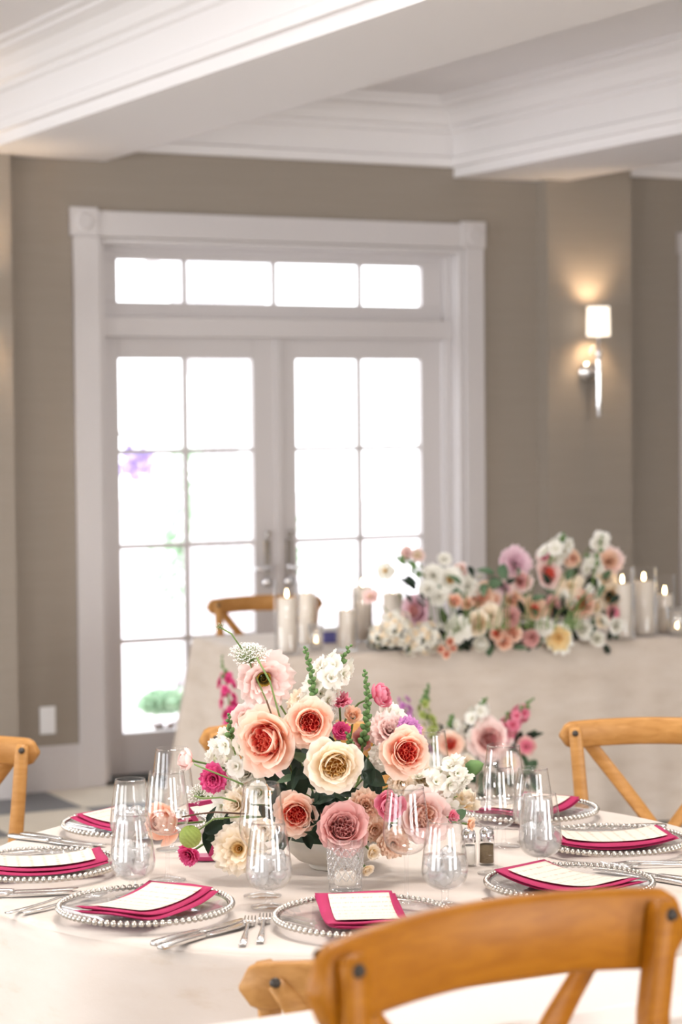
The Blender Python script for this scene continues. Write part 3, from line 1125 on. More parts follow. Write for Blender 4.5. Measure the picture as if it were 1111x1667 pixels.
# ------------------------------------------------------------------ flowers
def petal_mesh(name, Ln, Wd, a0, a1, r0=.04, ruffle=.03, notch=.12, n=8, k=2.5, seed=0):
    """petal on the +X side of the axis; a = lean from the axis at base and tip (deg)"""
    rnd = random.Random(seed)
    ph = rnd.uniform(0, 6)
    prof = []
    x, z = r0, 0.0
    st = 16
    for i in range(st + 1):
        prof.append((x, z))
        a = math.radians(a0 + (a1 - a0) * i / st)
        x += math.sin(a) * Ln / st
        z += math.cos(a) * Ln / st

    def fn(u, v):
        uu = u * 2 - 1
        ve = v * (1 - notch * uu * uu)
        f = ve * st
        i = min(st - 1, int(f))
        q = prof[i][0] + (prof[i + 1][0] - prof[i][0]) * (f - i)
        zz = prof[i][1] + (prof[i + 1][1] - prof[i][1]) * (f - i)
        w = Wd * (math.sin(PI * min(1, .12 + .52 * v)) ** .8)
        qq = max(q, .35 * Wd)
        ph_ = uu * w / qq
        ru = ruffle * v * v * math.sin(uu * k * PI + ph)
        rr = qq * math.cos(ph_) - (qq - q)
        return (rr + ru * .6, qq * math.sin(ph_), zz + ru)
    m = MB()
    m.grid(fn, n, n)
    return m


def ringmesh(spec, name, mat, seed=0):
    """many petals joined: spec = list of (count, Ln, Wd, a0, a1, r0, z, ruffle)"""
    rnd = random.Random(seed)
    out = MB()
    for (c, Ln, Wd, a0, a1, r0, z, ru) in spec:
        off = rnd.uniform(0, 6)
        for i in range(c):
            m = petal_mesh('', Ln * rnd.uniform(.9, 1.08), Wd, a0 + rnd.uniform(-6, 6), a1 + rnd.uniform(-8, 8), r0, ru, n=5, seed=rnd.random())
            R = Matrix.Translation((0, 0, z)) @ Matrix.Rotation(off + 2 * PI * i / c + rnd.uniform(-.12, .12), 4, 'Z')
            m.xf(R)
            out.add(m.v, m.f, m.uv)
    return out.mesh(name, mat)


def rosette(name, mat, seed, n=34, R=.50, hgt=.42):
    """crowded, swirled small petals filling an open garden rose"""
    rnd = random.Random(seed)
    out = MB()
    for i in range(n):
        q = R * math.sqrt((i + .6) / n)
        th = i * 2.39996
        m = petal_mesh('', hgt * rnd.uniform(.85, 1.1), .17 + .10 * q / R, 4 + 26 * q / R, -22 + 34 * q / R + rnd.uniform(-14, 14), .03, .035, n=5, seed=rnd.random(), k=1.6)
        Rm = Matrix.Translation((q * math.cos(th) * .82, q * math.sin(th) * .82, .06 - .10 * (q / R) ** 2)) @ Matrix.Rotation(th + rnd.uniform(-.9, .9), 4, 'Z')
        m.xf(Rm)
        out.add(m.v, m.f, m.uv)
    out.lathe([(.0, .16), (.3, .12), (.45, .0), (.3, -.15), (0.01, -.2)], 14)
    return out.mesh(name, mat)


# every kind: heart mesh + rings of separate petals; unit radius about 1
KIND = {}
hearts = {
    'rose': rosette('heart', M['coral'], 1),
    'ran': ringmesh([(4, .5, .22, 20, -60, .02, .32, .0), (6, .62, .28, 30, -55, .1, .22, .0), (8, .74, .32, 38, -50, .17, .14, .0), (9, .84, .34, 48, -45, .24, .08, .01)], 'heart', M['pink'], 2),
    'dahlia': ringmesh([(6, .12, .05, 10, -20, .02, .1, 0), (9, .20, .07, 20, 0, .06, .06, .01), (10, .30, .12, 30, 30, .1, .03, .03)], 'heart', M['darkeye'], 3),
    'ruffle': ringmesh([(5, .45, .2, 5, 10, .03, .1, .08), (8, .55, .32, 18, 30, .1, .08, .10), (9, .65, .36, 35, 50, .15, .05, .10)], 'heart', M['whitep'], 4),
    'cup': ringmesh([(4, .5, .30, 12, -8, .05, .1, .02), (5, .6, .34, 18, 0, .15, .05, .03)], 'heart', M['whitep'], 5),
    'daisy': ringmesh([(10, .35, .12, 20, 40, .05, .1, .02), (14, .55, .14, 35, 70, .1, .05, .02), (14, .75, .15, 55, 85, .12, .02, .02)], 'heart', M['whitep'], 6),
}
rings = {
    'rose': [(6, .58, .44, 8, 8, .40, -.02, .03), (6, .66, .52, 18, 32, .42, -.05, .04), (7, .74, .56, 30, 62, .42, -.09, .05), (7, .80, .58, 46, 92, .40, -.13, .06)],
    'ran': [(7, .86, .40, 58, -30, .28, .02, .02), (7, .86, .42, 70, 10, .30, -.04, .03)],
    'dahlia': [(7, .62, .36, 28, 40, .20, .04, .08), (7, .84, .46, 44, 66, .18, 0, .10), (8, .94, .48, 60, 92, .16, -.06, .10)],
    'ruffle': [(7, .74, .46, 42, 66, .2, .02, .12), (8, .82, .48, 60, 90, .2, -.04, .12)],
    'cup': [(5, .85, .46, 30, 20, .25, 0, .05), (5, .85, .48, 45, 60, .26, -.05, .07)],
    'daisy': [(12, .90, .17, 70, 92, .14, 0, .03), (12, .92, .17, 82, 108, .12, -.04, .03)],
}
ring_meshes = {}
for kd, rs in rings.items():
    ring_meshes[kd] = []
    for j, (c, Ln, Wd, a0, a1, r0, z, ru) in enumerate(rs):
        ring_meshes[kd].append((c, z, [petal_mesh('', Ln, Wd, a0, a1, r0, ru, seed=s + j * 7).mesh('petal', M['peach']) for s in range(2)]))
calyx_me = MB().lathe([(0.02, -.30), (.10, -.22), (.16, -.10), (.14, .02)], 10).mesh('calyx', M['stem'])


def q_to(d, spin):
    return Vector(d).to_track_quat('Z', 'Y') @ Quaternion((0, 0, 1), spin)


def bloom(parent, kind, px, py, d, diam, face, pm, hm_, name, label=None, rnd=random, stem_to=None, stem_mat=None, simple=False):
    """one flower head: heart mesh is the part, petals / calyx / stem its sub-parts"""
    P = atd(px, py, d) - parent.location
    rad = diam / 2 * d / FPX
    f = vdir(*face)
    q = q_to(f, rnd.uniform(0, 6))
    o = link(name, hearts[kind], parent, P - f * rad * .25, q, rad, mat=hm_)
    if label:
        o['label'] = label
    if not simple:
        for c, z, mes in ring_meshes[kind]:
            off = rnd.uniform(0, 6)
            for i in range(c):
                qq = Quaternion((0, 0, 1), off + 2 * PI * i / c + rnd.uniform(-.16, .16)) @ Quaternion((0, 1, 0), rnd.uniform(-.2, .16)) @ Quaternion((1, 0, 0), rnd.uniform(-.15, .15))
                link('petal', mes[i % 2], o, (0, 0, z), qq, rnd.uniform(.86, 1.08), mat=pm)
    link('calyx', calyx_me, o, mat=M['stem'])
    if stem_to is not None:
        stem_path(o, P - f * rad * .4, f, Vector(stem_to), stem_mat or M['stem'], parent)
    return o


def stem_path(flower, a, f, b, mat, parent, rad=.0022):
    """stem as sub-part, built in the arrangement's frame then brought into the flower's"""
    c1 = a - f * (a - b).length * .35
    c2 = b + Vector((0, 0, (a - b).length * .3))
    pts = []
    for i in range(9):
        t = i / 8
        pts.append(a * (1 - t) ** 3 + c1 * 3 * t * (1 - t) ** 2 + c2 * 3 * t * t * (1 - t) + b * t ** 3)
    Mx = (Matrix.Translation(flower.location) @ flower.rotation_quaternion.to_matrix().to_4x4() @ Matrix.Diagonal((*flower.scale, 1))).inverted()
    m = MB().tube(pts, rad, 6)
    m.xf(Mx)
    return m.obj('stem', mat, flower, fix=False)


def leaf_mesh(seed, w=.5):
    rnd = random.Random(seed)
    b = rnd.uniform(.1, .35)

    def fn(u, v):
        uu = u * 2 - 1
        ww = w * .5 * math.sin(PI * v ** .8) * (1 - .25 * v)
        return (uu * ww, v, abs(uu) * ww * .45 - b * v * v + .02 * math.sin(v * 20) * uu)
    return MB().grid(fn, 6, 10).mesh('leaf', M['leaf'])


leaf_me = [leaf_mesh(s, w) for s, w in ((1, .55), (2, .65), (3, .5), (4, .38))]


def leaf(parent, px, py, d, size, face, mat, seed, ang=None):
    rnd = random.Random(seed * 13 + 5)
    P = atd(px, py, d) - parent.location
    f = vdir(*face)
    q = q_to(f, ang if ang is not None else rnd.uniform(0, 6.28))
    L_ = size * d / FPX
    tip = q @ Vector((0, L_ / 2, 0))
    return link('leaf', leaf_me[seed % 4], parent, P - tip, q, L_, mat=mat)


def floret_mesh():
    return ringmesh([(5, .9, .42, 45, 90, .08, 0, .12), (4, .55, .3, 20, 40, .05, .08, .08)], 'floret', M['whitep'], 11)


floret_me = floret_mesh()
budlet_me = MB().lathe([(0, 0), (.35, .15), (.45, .5), (.28, .9), (0, 1.1)], 8).mesh('bud', M['bud'])


def spike(parent, pts, d, name, fl_mat, fl_size, n_fl, bud_n, bud_size, label=None, rnd=random, stem=True, floret=None, bud_mat=None):
    """flower spike along image points: stem mesh is the part, florets and buds its sub-parts"""
    W3 = [atd(x, y, d) - parent.location for x, y in pts]

    def at(t):
        f = t * (len(W3) - 1)
        i = min(len(W3) - 2, int(f))
        return W3[i].lerp(W3[i + 1], f - i)
    o = MB().tube([at(i / 10) for i in range(11)], [.0028 * (1 - .6 * i / 10) * (d / 4.5) for i in range(11)], 6).obj(name, M['stem'], parent, fix=False)
    if label:
        o['label'] = label
    k = d / FPX
    ax = (W3[-1] - W3[0]).normalized()
    e1 = ax.orthogonal().normalized()
    e2 = ax.cross(e1)
    for i in range(n_fl):
        t = .15 + .62 * i / max(1, n_fl - 1) if bud_n else .1 + .88 * i / max(1, n_fl - 1)
        a = i * 2.4
        dr_ = (e1 * math.cos(a) + e2 * math.sin(a) + ax * .25).normalized()
        s = fl_size * k * .5 * (1 - .35 * t) * rnd.uniform(.85, 1.15)
        link('floret', floret or floret_me, o, at(t) + dr_ * s * .75, q_to(dr_, rnd.uniform(0, 6)), s, mat=fl_mat)
    for i in range(bud_n):
        t = (.72 if n_fl else .1) + (.28 if n_fl else .9) * i / max(1, bud_n - 1)
        a = i * 2.4
        dr_ = (e1 * math.cos(a) + e2 * math.sin(a) + ax * .9).normalized()
        s = bud_size * k * (1.1 - .6 * (t if not n_fl else (t - .72) / .28))
        link('bud', budlet_me, o, at(min(t, 1)), q_to(dr_, 0), s, mat=bud_mat or M['bud'])
    return o


def umbel(parent, px, py, d, diam, face, base_px, name, label, n=70):
    """flat lace flower: stem + rays is the part, tiny floret clusters its one joined sub-part"""
    P = atd(px, py, d) - parent.location
    B = atd(base_px[0], base_px[1], d) - parent.location
    f = vdir(*face)
    q = q_to(f, 0)
    R = diam / 2 * d / FPX
    m = MB()
    hub = P - f * R * .75
    m.tube([B, B.lerp(hub, .5) + Vector((0, 0, .01)), hub], .0016, 6)
    fl = MB()
    for i in range(n):
        rr = math.sqrt((i + .5) / n) * R
        a = i * 2.39996
        tip = P + q @ Vector((rr * math.cos(a), rr * math.sin(a), -.35 * R * (rr / R) ** 2))
        m.tube([hub, hub.lerp(tip, .5) + f * -.1 * R, tip], .0005, 3, caps=False)
        for j in range(7):
            c = tip + q @ Vector((random.uniform(-1, 1), random.uniform(-1, 1), random.uniform(-.3, .4))) * R * .09
            e = R * .035
            fl.add([c + q @ Vector(v) * e for v in ((-1, 0, .3), (0, -1, -.2), (1, 0, .3), (0, 1, -.2))], [(0, 1, 2, 3)], [(.5, 1)] * 4)
    o = m.obj(name, M['stem'], parent, fix=False)
    o['label'] = label
    s = fl.obj('florets', M['whitep'], o, fix=False)
    s['kind'] = 'stuff'
    return o


def foliage(parent, specs, seed):
    for i, (px, py, d, size, face, mt) in enumerate(specs):
        leaf(parent, px, py, d, size, face, mt, seed + i)


# --- the centrepiece
BP = onz(545, 1412, .76)
CD = 4.50
fa = empty('flower_centrepiece', (BP.x, BP.y, ZT))
MB().lathe([(0, 0), (.048, 0), (.052, .004), (.05, .008), (.075, .018), (.096, .038), (.105, .062), (.101, .064), (.092, .044), (.06, .02), (0, .014)], 48).obj('bowl', M['bowl'], fa)
MB().grid(lambda u, v: ((.088 * math.sin(v * PI / 2)) * math.cos(u * 2 * PI), (.088 * math.sin(v * PI / 2)) * math.sin(u * 2 * PI), .05 + .05 * math.cos(v * PI / 2)), 24, 8, True).obj('foam', M['leaf'], fa)
SB = Vector((0, 0, .07))
rn = random.Random(3)
FL = [
    # kind, px, py, depth, diam px, facing, petal, heart, name, label
    ('rose', 432, 1205, 4.36, 108, (-.45, -.05, .9), 'peach', 'coral', 'garden_rose', 'large open peach garden rose with a coral heart, left of the bouquet'),
    ('rose', 505, 1176, 4.34, 78, (-.05, .1, .95), 'peach', 'coral', 'garden_rose', 'peach garden rose with a bright coral heart, upper middle'),
    ('rose', 546, 1247, 4.30, 88, (.05, -.05, 1), 'cream', 'butter', 'garden_rose', 'cream garden rose with a golden heart, in the middle'),
    ('rose', 482, 1326, 4.36, 74, (-.05, -.1, 1), 'peach', 'coral', 'garden_rose', 'peach garden rose with a red-coral heart, low left of the middle'),
    ('rose', 662, 1224, 4.34, 82, (.2, .1, .95), 'peach', 'coral', 'garden_rose', 'peach garden rose with a coral heart, right of the bouquet'),
    ('rose', 560, 1348, 4.31, 88, (.1, .35, .9), 'mauve', 'mauve', 'garden_rose', 'dusty pink rose just above the cut-glass votive'),
    ('dahlia', 430, 1106, 4.50, 96, (.2, -.15, .95), 'blush', 'darkeye', 'blush_dahlia', 'large ruffled blush bloom with a dark eye at the top left'),
    ('ran', 618, 1132, 4.52, 54, (.8, .2, .5), 'pink', 'pink', 'ranunculus', 'rose-pink ranunculus turned to the right at the top'),
    ('ran', 636, 1312, 4.32, 60, (-.1, .1, 1), 'pink', 'pink', 'ranunculus', 'rose-pink ranunculus low on the right'),
    ('ruffle', 552, 1140, 4.50, 46, (-.1, .85, .4), 'pink', 'pink', 'scabiosa', None),
    ('ruffle', 556, 1190, 4.46, 34, (.2, .3, .9), 'hot', 'hot', 'scabiosa', None),
    ('ruffle', 634, 1190, 4.44, 74, (.1, .4, .85), 'blush', 'blush', 'carnation', None),
    ('ruffle', 668, 1186, 4.42, 46, (.3, .5, .8), 'purple', 'purple', 'carnation', 'orchid-purple carnation behind the right peach rose'),
    ('rose', 690, 1330, 4.38, 92, (.3, .05, .9), 'blush', 'peach', 'garden_rose', 'blush rose seen through the front wine glass'),
    ('dahlia', 388, 1382, 4.37, 86, (-.2, .1, .95), 'cream', 'butter', 'cream_dahlia', 'large cream bloom low on the left'),
    ('ran', 305, 1237, 4.44, 48, (-.9, .2, .3), 'blush', 'blush', 'ranunculus', 'pale blush ranunculus on a long stem at far left'),
    ('ruffle', 347, 1268, 4.44, 52, (-.1, .0, .95), 'hot', 'hot', 'scabiosa', 'magenta scabiosa on the left'),
    ('ran', 268, 1340, 4.50, 82, (-.5, .15, .8), 'peach', 'peach', 'ranunculus', 'big peach ranunculus reaching out far left'),
    ('ruffle', 306, 1392, 4.42, 42, (-.4, -.3, .8), 'hot', 'hot', 'scabiosa', None),
    ('cup', 757, 1305, 4.46, 56, (.3, .75, .5), 'cream', 'cream', 'lisianthus', 'cream lisianthus cup at the right'),
    ('ruffle', 596, 1312, 4.36, 62, (.1, .2, .95), 'apricot', 'apricot', 'carnation', None),
    ('ruffle', 640, 1374, 4.36, 58, (.1, -.1, .95), 'apricot', 'apricot', 'carnation', None),
    ('ruffle', 610, 1350, 4.38, 50, (.1, -.1, .95), 'apricot', 'apricot', 'carnation', None),
    ('cup', 598, 1416, 4.30, 26, (.5, -.5, .7), 'cream', 'cream', 'spray_rose', None),
    ('cup', 607, 1388, 4.32, 30, (.4, -.2, .9), 'cream', 'cream', 'spray_rose', None),
    ('rose', 402, 1172, 4.52, 62, (-.3, .4, .8), 'blush', 'cream', 'garden_rose', None),
    ('ruffle', 490, 1143, 4.54, 52, (-.1, .5, .8), 'cream', 'cream', 'carnation', None),
    ('cup', 640, 1166, 4.52, 58, (.4, .6, .6), 'whitep', 'whitep', 'lisianthus', None),
    ('ruffle', 628, 1232, 4.42, 56, (.0, .1, 1), 'whitep', 'whitep', 'carnation', None),
    ('ruffle', 688, 1268, 4.44, 60, (.3, .1, .9), 'cream', 'cream', 'carnation', None),
    ('cup', 736, 1330, 4.38, 30, (.7, .2, .6), 'pink', 'pink', 'spray_rose', None),
    ('cup', 766, 1342, 4.35, 26, (.8, .0, .6), 'apricot', 'apricot', 'spray_rose', None),
    ('cup', 420, 1290, 4.38, 50, (-.2, .0, 1), 'whitep', 'whitep', 'lisianthus', None),
    ('ruffle', 385, 1310, 4.40, 58, (-.4, .1, .9), 'cream', 'cream', 'carnation', None),
    ('ruffle', 402, 1258, 4.44, 54, (-.4, .2, .9), 'whitep', 'whitep', 'carnation', None),
    ('cup', 590, 1205, 4.46, 46, (.1, .3, .9), 'mauve', 'mauve', 'alstroemeria', None),
    ('cup', 575, 1165, 4.5, 36, (.0, .5, .9), 'apricot', 'apricot', 'alstroemeria', None),
    ('ruffle', 655, 1275, 4.40, 50, (.2, .0, 1), 'cream', 'cream', 'carnation', None),
    ('ruffle', 430, 1350, 4.34, 46, (-.2, .0, 1), 'cream', 'cream', 'carnation', None),
    ('rose', 470, 1200, 4.52, 60, (-.2, .4, .9), 'blush', 'peach', 'garden_rose', None),
]
for kd, px, py, d, dm, fc, pmn, hmn, nm, lb in FL:
    bloom(fa, kd, px, py, d, dm, fc, M[pmn], M[hmn], nm, lb, rn, stem_to=SB + Vector((rn.uniform(-.05, .05), rn.uniform(-.05, .05), -.02)))
# seed pod
P = atd(310, 1362, 4.36) - fa.location
pod = MB().grid(lambda u, v: tuple((.021 + .0012 * ((int(u * 24) + int(v * 12)) % 2)) * c for c in (math.sin(v * PI) * math.cos(u * 2 * PI), math.sin(v * PI) * math.sin(u * 2 * PI), math.cos(v * PI))), 24, 12, True).obj('seed_pod', M['pod'], fa, P, smooth=False)
pod['label'] = 'round lime green seed pod at lower left'
MB().tube([(0, 0, 0), (.05, .0, .03), (.12, -.03, .035)], .0016, 6).obj('stem', M['stem'], pod)
# spikes
spike(fa, [(505, 1230), (512, 1170), (528, 1110), (552, 1085), (570, 1052)], 4.50, 'white_stock', M['whitep'], 58, 20, 8, 11, 'white stock spike at the top', rn)
spike(fa, [(470, 1250), (500, 1180), (515, 1140), (520, 1118)], 4.52, 'white_stock', M['whitep'], 54, 16, 0, 9, None, rn)
spike(fa, [(430, 1300), (392, 1255), (378, 1210), (373, 1165)], 4.44, 'white_stock', M['whitep'], 48, 12, 9, 11, 'white stock spike leaning out on the left', rn)
spike(fa, [(640, 1300), (700, 1285), (735, 1262), (748, 1256)], 4.42, 'white_stock', M['whitep'], 56, 18, 0, 9, 'white stock spike leaning out on the right', rn)
spike(fa, [(660, 1330), (708, 1312), (745, 1296)], 4.44, 'white_stock', M['whitep'], 54, 14, 0, 9, None, rn)
spike(fa, [(390, 1330), (372, 1290), (366, 1240), (362, 1215)], 4.48, 'white_stock', M['whitep'], 56, 18, 0, 9, None, rn)
spike(fa, [(515, 1190), (512, 1140), (507, 1095), (497, 1056)], 4.46, 'snapdragon_bud_spike', None, 0, 0, 30, 12, 'green budded snapdragon spike at the top', rn)
spike(fa, [(588, 1230), (597, 1180), (599, 1135), (594, 1094)], 4.42, 'snapdragon_bud_spike', None, 0, 0, 30, 12, 'green budded snapdragon spike beside the pink ranunculus', rn)
spike(fa, [(570, 1240), (572, 1215), (566, 1195)], 4.40, 'snapdragon_bud_spike', None, 0, 0, 12, 11, None, rn)
# lace flowers
umbel(fa, 406, 1056, 4.48, 66, (.05, .85, .5), (476, 1250), 'lace_flower', 'flat white lace flower at the very top left', 80)
umbel(fa, 357, 1018, 4.48, 17, (-.3, .6, .7), (395, 1058), 'lace_flower', 'small lace flower head above the large one', 18)
umbel(fa, 345, 1335, 4.44, 46, (-.5, .6, .6), (440, 1330), 'lace_flower', 'white lace flower at the left', 40)
umbel(fa, 318, 1290, 4.5, 40, (-.5, .5, .6), (420, 1310), 'lace_flower', None or 'wispy white lace flower beside the far left wine glass', 36)
# green lisianthus bud at the right tip
P = atd(770, 1250, 4.44) - fa.location
b_ = link('lisianthus_bud', budlet_me, fa, P - vdir(.9, .35, .1) * .016, q_to(vdir(.9, .35, .1), 0), .036, mat=M['bud'])
b_['label'] = 'closed green bud at the right tip'
Pb = atd(690, 1300, 4.42) - fa.location
stem_path(b_, P - vdir(.9, .35, .1) * .016, vdir(.9, .35, .1), Pb, M['stem'], fa, .0015)
# leaves
LV = [(500, 1270, 4.42), (470, 1245, 4.44), (526, 1306, 4.38), (600, 1262, 4.40), (590, 1240, 4.42), (455, 1300, 4.42), (505, 1228, 4.40), (578, 1252, 4.38), (520, 1300, 4.36), (485, 1285, 4.40), (450, 1272, 4.44), (430, 1245, 4.46), (610, 1290, 4.42), (545, 1300, 4.36), (515, 1330, 4.36), (500, 1360, 4.38), (525, 1365, 4.36), (460, 1360, 4.40), (600, 1330, 4.42), (575, 1290, 4.38), (640, 1255, 4.44), (480, 1225, 4.46), (540, 1215, 4.46), (560, 1225, 4.46), (520, 1210, 4.48), (465, 1290, 4.42), (620, 1350, 4.42), (440, 1330, 4.42)]
for i, (x, y, d) in enumerate(LV):
    leaf(fa, x, y, d, rn.uniform(48, 66), (rn.uniform(-.6, .6), rn.uniform(-.1, .8), rn.uniform(.4, 1)), M['leaf'], i)
for i, (x, y, d, s) in enumerate([(352, 1345, 4.40, 46), (362, 1362, 4.40, 50), (338, 1370, 4.42, 42), (344, 1325, 4.42, 30), (372, 1335, 4.4, 36), (528, 1298, 4.36, 60), (540, 1308, 4.36, 56), (512, 1312, 4.36, 52), (600, 1255, 4.33, 52), (612, 1268, 4.33, 48), (500, 1255, 4.34, 46), (480, 1268, 4.34, 42)]):
    leaf(fa, x, y, d, s, (rn.uniform(-.4, .4), rn.uniform(0, .5), 1), M['leaf'], i + 40)
for i, (x, y, d) in enumerate([(487, 1232, 4.36), (465, 1268, 4.38), (745, 1330, 4.40), (715, 1335, 4.40), (700, 1345, 4.42), (590, 1370, 4.36)]):
    leaf(fa, x, y, d, 36, (rn.uniform(-.5, .5), .3, .8), M['leafg'], i + 70)
# bare stems that cross the front
for pts, mt in (([(400, 1325), (350, 1322), (318, 1326), (296, 1330)], 'stemd'), ([(398, 1278), (360, 1262), (330, 1250), (316, 1244)], 'stem'), ([(480, 1270), (455, 1200), (434, 1140)], 'stemd'), ([(476, 1262), (462, 1190), (440, 1110), (418, 1070)], 'stem'), ([(385, 1305), (360, 1298), (330, 1300), (316, 1295)], 'stem')):
    MB().tube([atd(x, y, 4.36) - fa.location for x, y in pts], .0018, 6).obj('stem', M[mt], fa, fix=False)
tag(fa, 'centrepiece of peach, cream and pink garden flowers in a low stone bowl', 'flower arrangement')

# ------------------------------------------------------------------ head table
HA = math.radians(-4)
HF = Vector((3.69, 7.64, 0))
HL, HW = 2.6, .92
r = empty('head_table', HF, HA)
boxo('tabletop', .012, HL - .012, .012, HW - .012, .72, .752, M['oak'], r)
for x in (.12, HL - .12):
    for y in (.1, HW - .1):
        boxo('leg', x - .025, x + .025, y - .025, y + .025, 0, .72, M['oak'], r)
tag(r, 'long head table under its oatmeal cloth', 'table')


def rectcloth(u, v):
    # perimeter walk with rounded corners
    rc = .03
    per = 2 * (HL + HW)
    t = u * per
    cx_, cy_ = HL / 2, HW / 2
    if t < HL:
        x, y, nx, ny = t, 0, 0, -1
    elif t < HL + HW:
        x, y, nx, ny = HL, t - HL, 1, 0
    elif t < 2 * HL + HW:
        x, y, nx, ny = HL - (t - HL - HW), HW, 0, 1
    else:
        x, y, nx, ny = 0, HW - (t - 2 * HL - HW), -1, 0
    if v < .3:
        k = v / .3
        return (cx_ + (x - cx_) * k * (1 - .012 / HW), cy_ + (y - cy_) * k * (1 - .012 / HW), TH)
    if v < .4:
        k = (v - .3) / .1 * PI / 2
        return (x + nx * (-.012 + .016 * math.sin(k)), y + ny * (-.012 + .016 * math.sin(k)), TH - .014 * (1 - math.cos(k)))
    k = (v - .4) / .6
    # corners swing outwards as the cloth falls
    dcl = min(math.hypot(x - a_, y - b_) for a_ in (0, HL) for b_ in (0, HW))
    fl_ = .015 + .11 * math.exp(-(dcl / .16) ** 2)
    f = .014 * math.sin(t * 15) + .01 * math.sin(t * 27 + 1)
    off = .004 + k * fl_ + f * k
    dx, dy = nx, ny
    if dcl < .25:
        ox, oy = (x - cx_) / (HL / 2), (y - cy_) / (HW / 2)
        dx, dy = nx + .8 * ox * math.exp(-(dcl / .12) ** 2) * (abs(ny)), ny + .8 * oy * math.exp(-(dcl / .12) ** 2) * (abs(nx))
    return (x + dx * off, y + dy * off, (TH - .014) * (1 - k) + .006)


o = MB().grid(rectcloth, 352, 34, True).obj('tablecloth', M['linen2'], None, HF, (0, 0, HA))
tag(o, 'oatmeal linen cloth hanging to the floor on the head table', 'tablecloth')
HT = TH + .002


def pillar(px, py, wpx, hpx, cpx, label, lit=True, nm='candle_cylinder'):
    P = onz(px, py, .762)
    d = (P - CAM).dot(FW)
    k = d / FPX
    R, Hh, Hc = wpx / 2 * k, hpx * k, cpx * k
    r = empty(nm, (P.x, P.y, HT))
    MB().lathe([(0, 0), (R, 0), (R, .004), (R, Hh), (R - .002, Hh + .001), (R - .003, Hh), (R - .003, .006), (0, .006)], 32).obj('glass', M['glass'], r)
    tag(r, 'cylinder around ' + label, 'candle holder', 'glass cylinders on the head table')
    c = empty('pillar_candle', (P.x, P.y, HT + .0065))
    q = R * .74
    MB().lathe([(0, 0), (q, 0), (q, Hc - .004), (q - .004, Hc), (q * .5, Hc - .006), (0, Hc - .008)], 28).obj('wax', M['wax'], c)
    MB().tube([(0, 0, Hc - .01), (.001, 0, Hc + .006)], .001, 6).obj('wick', M['wick'], c)
    if lit:
        MB().lathe([(0, Hc + .002), (.004, Hc + .008), (.005, Hc + .014), (.003, Hc + .026), (0, Hc + .036)], 12).obj('flame', M['flame'], c)
    tag(c, label, 'candle', 'candles on the head table')


pillar(468, 1064, 41, 118, 88, 'the tall lit ivory pillar candle at the left end of the head table')
pillar(500, 1052, 36, 104, 84, 'the ivory pillar candle second from the left end')
pillar(565, 1058, 37, 96, 62, 'the short lit ivory pillar candle third from the left end')
pillar(591, 1044, 44, 110, 86, 'the tall ivory pillar candle fourth from the left end')
pillar(641, 1048, 44, 108, 80, 'the ivory pillar candle just left of the head table flowers')
pillar(1014, 1040, 42, 118, 88, 'the ivory pillar candle just right of the head table flowers')
pillar(1049, 1034, 44, 110, 86, 'the tall lit ivory pillar candle near the right edge')
pillar(1083, 1030, 36, 94, 60, 'the short lit ivory pillar candle at the right edge')


def votive(px, py, wpx, hpx, label):
    P = onz(px, py, .762)
    k = (P - CAM).dot(FW) / FPX
    R, Hh = wpx / 2 * k, hpx * k
    r = empty('votive_glass', (P.x, P.y, HT))
    MB().lathe([(0, 0), (R * .8, 0), (R, Hh), (R - .002, Hh), (R * .8 - .002, .012), (0, .012)], 28).obj('glass', M['cutglass'], r)
    tag(r, 'small cut-glass votive ' + label, 'candle holder', 'votive glasses on the head table')
    c = empty('tea_light', (P.x, P.y, HT + .0125))
    MB().lathe([(0, 0), (R * .6, 0), (R * .6, .016), (0, .015)], 20).obj('wax', M['wax'], c)
    MB().lathe([(0, .016), (.004, .022), (.0025, .034), (0, .042)], 10).obj('flame', M['flame'], c)
    tag(c, 'tea light in the votive ' + label, 'candle', 'tea lights on the head table')


votive(515, 1058, 27, 42, 'beside the left pillar candles')
votive(1103, 1034, 36, 46, 'at the right edge of the head table')
P = onz(537, 1046, .762)
r = empty('place_card', (P.x, P.y, HT), HA)
boxo('card', -.03, .03, -.012, .012, 0, .045, M['navy'], r, .002)
boxo('top_edge', -.03, .03, -.014, .014, .045, .062, M['outlet'], r, .002)
tag(r, 'small blue and white card box between the candles on the head table', 'box')

# --- flowers on the head table (spilling over its front edge)
P0 = onz(800, 1052, .762)
ha = empty('head_table_flowers', (P0.x, P0.y + .12, HT))
rh = random.Random(11)
m = MB().box(-.45, .45, -.06, .06, 0, .07)
m.obj('foam_tray', M['leaf'], ha, rot=(0, 0, HA), smooth=False, bevel=.01)


def c5(x, y):                      # crop coordinates -> photograph
    return 600 + x / 2.174, 860 + y / 2.174


def hd(px, top):                   # depth along the table's front at that column
    return 8.62 + (px - 640) * .00105 + top


